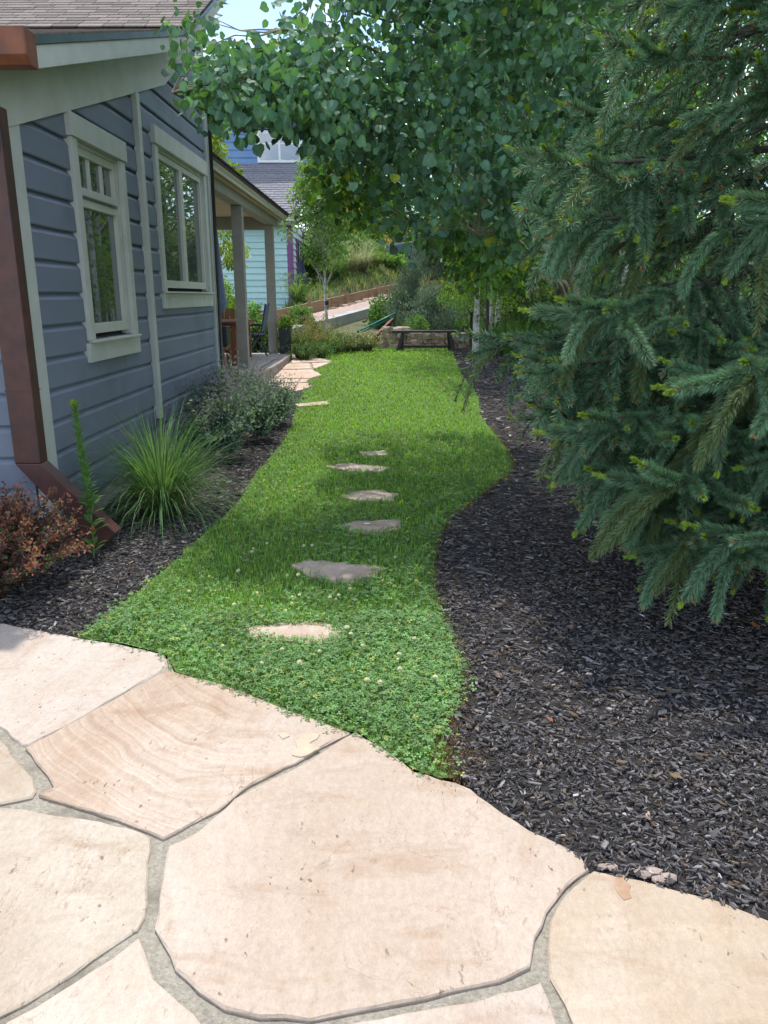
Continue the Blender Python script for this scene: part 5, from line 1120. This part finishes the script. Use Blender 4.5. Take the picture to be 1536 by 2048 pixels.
for k, (u_, v_, y_, rx, hh, col, lab, fl) in enumerate(HB):
    p = at(u_, v_, y_); zz = float(h(p[0], y_)); shrub('bank_shrub', lab, (p[0], y_, zz-.1), rx, hh, col, .12, 130, 44, 'shrubs on the far bank', flower=fl)
# shrubs behind the porch
for k, (u_, v_, y_, rx, hh, col, lab) in enumerate([(446, 660, 20.5, .7, 1.9, (.22, .34, .07), 'yellow green shrub seen through the porch by the wall'), (508, 650, 21.5, .45, 1.15, (.16, .29, .09), 'leafy shrub seen between the porch posts'), (446, 600, 23, .55, 2.6, (.24, .36, .09), 'tall light green shrub against the aqua house'), (600, 640, 22.8, .5, .9, (.12, .22, .07), 'small shrub at the purple house corner'), (450, 690, 18.6, .5, .8, (.09, .17, .06), 'low green plant behind the porch table'), (530, 690, 18.4, .5, .8, (.10, .18, .06), 'low green plant behind the folding chair')]):
    p = at(u_, v_, y_); shrub('porch_shrub', lab, (p[0], y_), rx, hh, col, .09, 110, 34, 'shrubs behind the porch')
# trees beyond
for k, (u_, y_, hh, cr, col, n_, lab) in enumerate([(425, 24, 7.3, 1.0, (.30, .38, .08), 90, 'light yellow green tree beyond the house corner'), 
     (960, 27, 9.5, 3.0, (.09, .17, .04), 130, 'tall green tree behind the white aspens'), (1120, 20, 10, 3.0, (.16, .27, .03), 130, 'bright backlit tree above the spruce branches'), (1280, 24, 12, 3.6, (.13, .24, .03), 130, 'tall bright green tree behind the spruce'),
     (1480, 19, 11, 3.2, (.08, .15, .04), 130, 'dark green tree behind the right side of the spruce'), (1080, 34, 12, 4, (.11, .19, .05), 120, 'distant rounded tree beyond the aspens'), (900, 46, 10, 4, (.13, .21, .06), 110, 'distant tree over the street'), (700, 52, 6, 4, (.12, .20, .06), 110, 'distant low tree over the bank'),
     (1700, 26, 12, 4, (.09, .16, .05), 110, 'distant tree on the right beyond the mulch'), (180, 34, 11, 4, (.09, .16, .05), 90, 'tree hidden mostly behind the house'), (1180, 30, 7, 3.4, (.12, .22, .05), 130, 'low crowned green tree between the spruce and the aspens'), (1330, 16.5, 5.5, 2.0, (.10, .19, .05), 120, 'bushy green tree close behind the spruce'), (1060, 25, 5, 2.2, (.11, .20, .05), 120, 'leafy low tree right behind the ornamental grasses')]):
    p = at(u_, 600, y_); tree('background_tree', lab, (p[0], y_), hh, cr, col, .15 if y_ < 30 else .22, n_, 60, .14, 'bark', 'trees beyond the garden', .03 if u_ > 950 else .16, flat=.85)
# undergrowth behind the spruce so the bed ends in planting
for k, (x_, y_, rx, hh, lab) in enumerate([(3.2, 9.5, 1.0, 1.5, 'dark shrub behind the spruce near the bed edge'), (4.6, 8.0, 1.1, 1.8, 'dark shrub on the right behind the spruce'), (3.6, 14.5, 1.2, 1.6, 'green shrub behind the ornamental grasses'), (5.2, 11.5, 1.3, 2.0, 'large dark shrub at the back of the mulch bed'), (3.2, 18.5, 1.0, 1.3, 'green shrub beyond the pale aspens'), (5.5, 5.5, 1.1, 2.0, 'dark shrub right of the spruce')]):
    shrub('bed_shrub', lab, (x_, y_), rx, hh, (.055, .11, .035), .08, 120, 40, 'shrubs at the back of the mulch bed')

# ------------------------------------------------------------------ the blue spruce
def shootT(L, bend, dens, tip, seed, w=.0021, sw=0, simple=False):
    r = np.random.default_rng(seed); m = dens; s = r.uniform(.02, 1, m)**.95; th = r.uniform(0, 6.28, m)
    ax = lambda q: np.stack([q*L, sw*L*q*q, -bend*L*q*q], -1)
    T = np.stack([np.ones(m), 2*sw*s, -2*bend*s], -1); T /= np.linalg.norm(T, axis=1)[:, None]
    A = np.cross(T, [0, 0, 1.]); A /= np.linalg.norm(A, axis=1)[:, None]; Bv = np.cross(A, T); rad = np.cos(th)[:, None]*A+np.sin(th)[:, None]*Bv
    al = np.radians(r.normal(54, 9, m)-14*(s > .93)); nl = .040*(1-.35*(s > .95))*r.uniform(.8, 1.15, m); d = T*np.cos(al)[:, None]+rad*np.sin(al)[:, None]
    d2 = d*.75+T*.4; d2 /= np.linalg.norm(d2, axis=1)[:, None]
    p0 = ax(s); p1 = p0+d*nl[:, None]*.55; p2 = p1+d2*nl[:, None]*.5; sd_ = np.cross(d, r.normal(size=(m, 3))); sd_ /= np.linalg.norm(sd_, axis=1)[:, None]; sd_ *= w/2
    V = np.stack([p0-sd_*.7, p0+sd_*.7, p1+sd_, p1-sd_, p2], 1)
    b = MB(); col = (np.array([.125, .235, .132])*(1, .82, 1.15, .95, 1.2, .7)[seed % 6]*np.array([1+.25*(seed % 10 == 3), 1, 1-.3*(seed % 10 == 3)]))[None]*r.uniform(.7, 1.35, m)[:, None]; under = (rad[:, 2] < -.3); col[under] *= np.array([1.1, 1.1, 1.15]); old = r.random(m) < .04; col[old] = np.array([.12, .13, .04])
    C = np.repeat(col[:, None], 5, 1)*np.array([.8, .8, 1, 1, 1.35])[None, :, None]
    if simple:
        V = np.stack([p0-sd_*.8, p0+sd_*.8, p2+sd_*.45, p2-sd_*.45], 1); C = C[:, [0, 1, 4, 4]]; b.add(V.reshape(-1, 3), np.arange(m*4).reshape(m, 4), C.reshape(-1, 3))
    else: i = np.arange(m)[:, None]*5; b.add(V.reshape(-1, 3), (i+np.array([[0, 1, 2, 3]])), C.reshape(-1, 3)); b.f.append((i+np.array([[3, 2, 4]])))
    q = np.linspace(0, 1, 5); b.tube(ax(q), np.linspace(.003, .0022, 5), 4, (.17, .11, .06))
    end = ax(np.array([1.0]))[0]; te = np.array([1, 2*sw, -2*bend]); te /= np.linalg.norm(te)
    # papery bud scales
    k = 9; dd = r.normal(size=(k, 3))*.8+te; Bm = basis(dd, r.normal(size=(k, 3)))*.013
    b.inst(DT*[1, 1.7, 1], DF, np.tile(end, (k, 1)), Bm, np.array([[.45, .20, .09]])*r.uniform(.7, 1.2, k)[:, None])
    if tip:
        m2 = max(24, dens//7) if dens > 200 else 16; s2 = r.random(m2); tl = tip; dd = r.normal(size=(m2, 3))*.28+te; P = end+te*s2[:, None]*tl
        b.inst(LT*[1, 1.0, 1], DF, P, basis(dd, r.normal(size=(m2, 3)))*.022, np.array([[.24, .36, .045]])*r.uniform(.75, 1.25, m2)[:, None])
    return b
NV = 10; rr5 = np.random.default_rng(99); par = [(.15, .05, 0, .1), (.18, .12, 0, -.15), (.24, .75, 0, .1), (.28, .95, 0, -.1), (.21, .55, 0, .2), (.17, .0, .045, 0), (.19, .10, .035, .15), (.25, .7, .02, -.15), (.2, -.12, .06, -.05), (.27, .85, .02, .12)]
hi = [shootT(L, bd_, int(900*L/.2), tp, 500+k, sw=sw) for k, (L, bd_, tp, sw) in enumerate(par)]; hime = [b.mesh('shoot', M['needle']) for b in hi]
lo = [shootT(L, bd_, int(70*L/.2), tp, 700+k, w=.0085, sw=sw, simple=True) for k, (L, bd_, tp, sw) in enumerate(par)]; mid = [shootT(L, bd_, int(240*L/.2), tp, 900+k, w=.0042, sw=sw, simple=True) for k, (L, bd_, tp, sw) in enumerate(par)]
SX, SY = 2.45, 4.55
sp = root('spruce_tree', (SX, SY, 0), 'large blue green spruce with drooping branches over the mulch', 'tree')
wood = MB(); wood.tube([(SX, SY, -.1), (SX+.02, SY, 1.5), (SX, SY+.02, 4), (SX, SY, 7.6)], [.15, .12, .08, .02], 10); wood.build('trunk', M['darkbark'], sp, smooth=True)
SP = []; SBm = []; SK = []; bough = MB()
def R_at(z): return 1.98*np.clip(1-(z-.7)/8.2, .08, 1)*np.where(np.asarray(z) < .5, .80, 1)
def add_shoot(p, d, scale=1.0, kind='s'):
    d = np.asarray(d, float); d /= np.linalg.norm(d)+1e-9; SP.append(p); X_ = d[None]; up__ = np.array([[rng.normal()*.2, rng.normal()*.2, 1.]]); SBm.append(basis(X_, up__)[0]*scale*1.18)
    SK.append(int(rng.choice({'s': [0, 1, 1, 4], 't': [5, 6, 8, 5], 'h': [2, 3, 4, 7, 9]}[kind])))
nb_ = 150; SPEC = [(.68, 245, 1.98, .17), (.66, 257, 1.95, .16), (.8, 228, 1.9, .18), (.42, 236, 1.8, .12), (1.15, 250, 2.0, .24), (.5, 268, 1.9, .14), (1.5, 238, 1.9, .28), (1.0, 205, 1.7, .2), (.8, 215, 1.8, .2), (1.35, 198, 1.7, .28), (1.5, 190, 1.6, .3), (.6, 221, 1.5, .12), (1.75, 210, 1.85, .3), (2.1, 200, 1.75, .28), (1.1, 222, 1.9, .22), (.85, 200, 1.4, .16), (2.3, 190, 1.7, .24)]
for k in range(nb_+len(SPEC)):
    z0_ = .42+6.5*(k/nb_)**1.12+rng.uniform(-.08, .08); phi = (k*2.39996) % 6.283
    side_ = math.cos(phi-math.radians(215))
    if k >= nb_: z0_, phi = SPEC[k-nb_][0], math.radians(SPEC[k-nb_][1])
    elif side_ < -.2 and rng.random() < .7: continue
    R_ = R_at(z0_)*rng.uniform(.74, 1.08)*(1-.2*max(0, -math.cos(phi))*(1 if z0_ < 1.2 else .0)); R_ = SPEC[k-nb_][2] if k >= nb_ else R_; m_ = 14; s = np.linspace(0, 1, m_)
    hd = np.array([math.cos(phi), math.sin(phi), 0]); lat = np.array([-hd[1], hd[0], 0])
    drop = rng.uniform(.10, .34)*(1 if z0_ > .9 else .35); drop = SPEC[k-nb_][3] if k >= nb_ else drop
    Pp = np.array([SX, SY, z0_])+hd[None]*(s*R_)[:, None]+lat[None]*(.06*R_*np.sin(s*2.4+k*1.7))[:, None]; Pp[:, 2] += .22*s*R_-drop*R_*s**1.3*1.5+.30*drop*R_*s**4
    Pp[:, 2] = np.maximum(Pp[:, 2], .16+.12*s)
    bough.tube(Pp, np.linspace(.018+.005*R_, .004, m_), 6)
    nodes = np.arange(.30, .98, .125/R_)
    for j, sj in enumerate(nodes):
        p = np.array([np.interp(sj, s, Pp[:, i]) for i in range(3)]); sg = 1 if j % 2 else -1
        tdir = np.array([np.interp(min(sj+.05, 1), s, Pp[:, i]) for i in range(3)])-p+hd*.001; tdir /= np.linalg.norm(tdir)
        ln = ((1-sj)*R_*.42+.08)*rng.uniform(.7, 1.15)
        bd = tdir*.62+lat*sg*.8+np.array([0, 0, rng.uniform(-.25, .08)]); bd /= np.linalg.norm(bd)
        nn2 = max(1, int(ln/.17)); pts_ = [p+bd*ln*f+np.array([0, 0, -.25*ln*f*f]) for f in np.linspace(0, 1, nn2+1)]
        if ln > .16: bough.tube(pts_, np.linspace(.006, .003, nn2+1), 4)
        for i_ in range(nn2):
            add_shoot(pts_[i_], bd+np.array([0, 0, -.1])+rng.normal(size=3)*.08, .95, 's')
            if rng.random() < .8: add_shoot(pts_[i_+1], bd*.35+lat*sg*rng.choice([-.6, .5])+tdir*.6+np.array([0, 0, rng.uniform(-.5, .1)]), rng.uniform(.75, 1.05), 'h')
        add_shoot(pts_[-1], bd+np.array([0, 0, rng.uniform(-.1, .25)]), rng.uniform(.85, 1.1), 't' if rng.random() < .7 else 's')
        add_shoot(p, tdir+np.array([0, 0, rng.uniform(0, .3)])+lat*rng.normal()*.25, rng.uniform(.8, 1), 's')
        if rng.random() < .55: add_shoot(p, tdir*.6+lat*rng.normal()*.5+np.array([0, 0, -.1]), rng.uniform(.9, 1.2), 'h')
    add_shoot(Pp[-1]-hd*.03, Pp[-1]-Pp[-2]+[0, 0, .03], 1.05, 't'); add_shoot(Pp[-2], Pp[-1]-Pp[-2]+lat*.08, .95, 't'); add_shoot(Pp[-2], Pp[-1]-Pp[-2]-lat*.08, .95, 's')
bough.build('boughs', M['bark'], sp, smooth=True, kind='stuff')
SP = np.array(SP); SBm = np.array(SBm); print('shoots', len(SP))
tipP = SP+SBm[:, :, 0]*.15; SP[:, 2] += np.maximum(0, .12-tipP[:, 2])
u, v, zc = proj(SP); vis = (u > 850) & (u < 1620) & (v > -80) & (v < 1300)
rad_ = np.hypot(SP[:, 0]-SX, SP[:, 1]-SY)/R_at(SP[:, 2]); outer = vis & (rad_ > .55) & (SP[:, 1] < SY+.4); score = np.where(outer, zc+rng.random(len(SP))*.25, 99); order = np.argsort(score); near = order[:299]; rest = order[299:]
for q in near:
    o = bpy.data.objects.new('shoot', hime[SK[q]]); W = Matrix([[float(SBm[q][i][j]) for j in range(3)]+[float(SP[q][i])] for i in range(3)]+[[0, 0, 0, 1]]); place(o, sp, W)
b = MB()
# the other shoots, as one mass of needles
for kk2 in range(NV*2):
    kk = kk2 % NV; src = (mid if kk2 >= NV else lo)[kk]; V0 = np.concatenate(src.v); C0 = np.concatenate(src.c); idx = [q for q in rest if SK[q] == kk and bool(outer[q]) == (kk2 >= NV)]
    if not idx: continue
    Vq = np.einsum('mij,nj->mni', SBm[idx], V0)+SP[idx][:, None]; b0 = b.n; n0 = len(V0); b.v.append(Vq.reshape(-1, 3)); b.c.append(np.tile(C0, (len(idx), 1))); b.hasc = True
    for f in src.f: b.f.append((f[None]+(np.arange(len(idx))*n0+b0)[:, None, None]).reshape(-1, f.shape[1]))
    b.n += n0*len(idx)
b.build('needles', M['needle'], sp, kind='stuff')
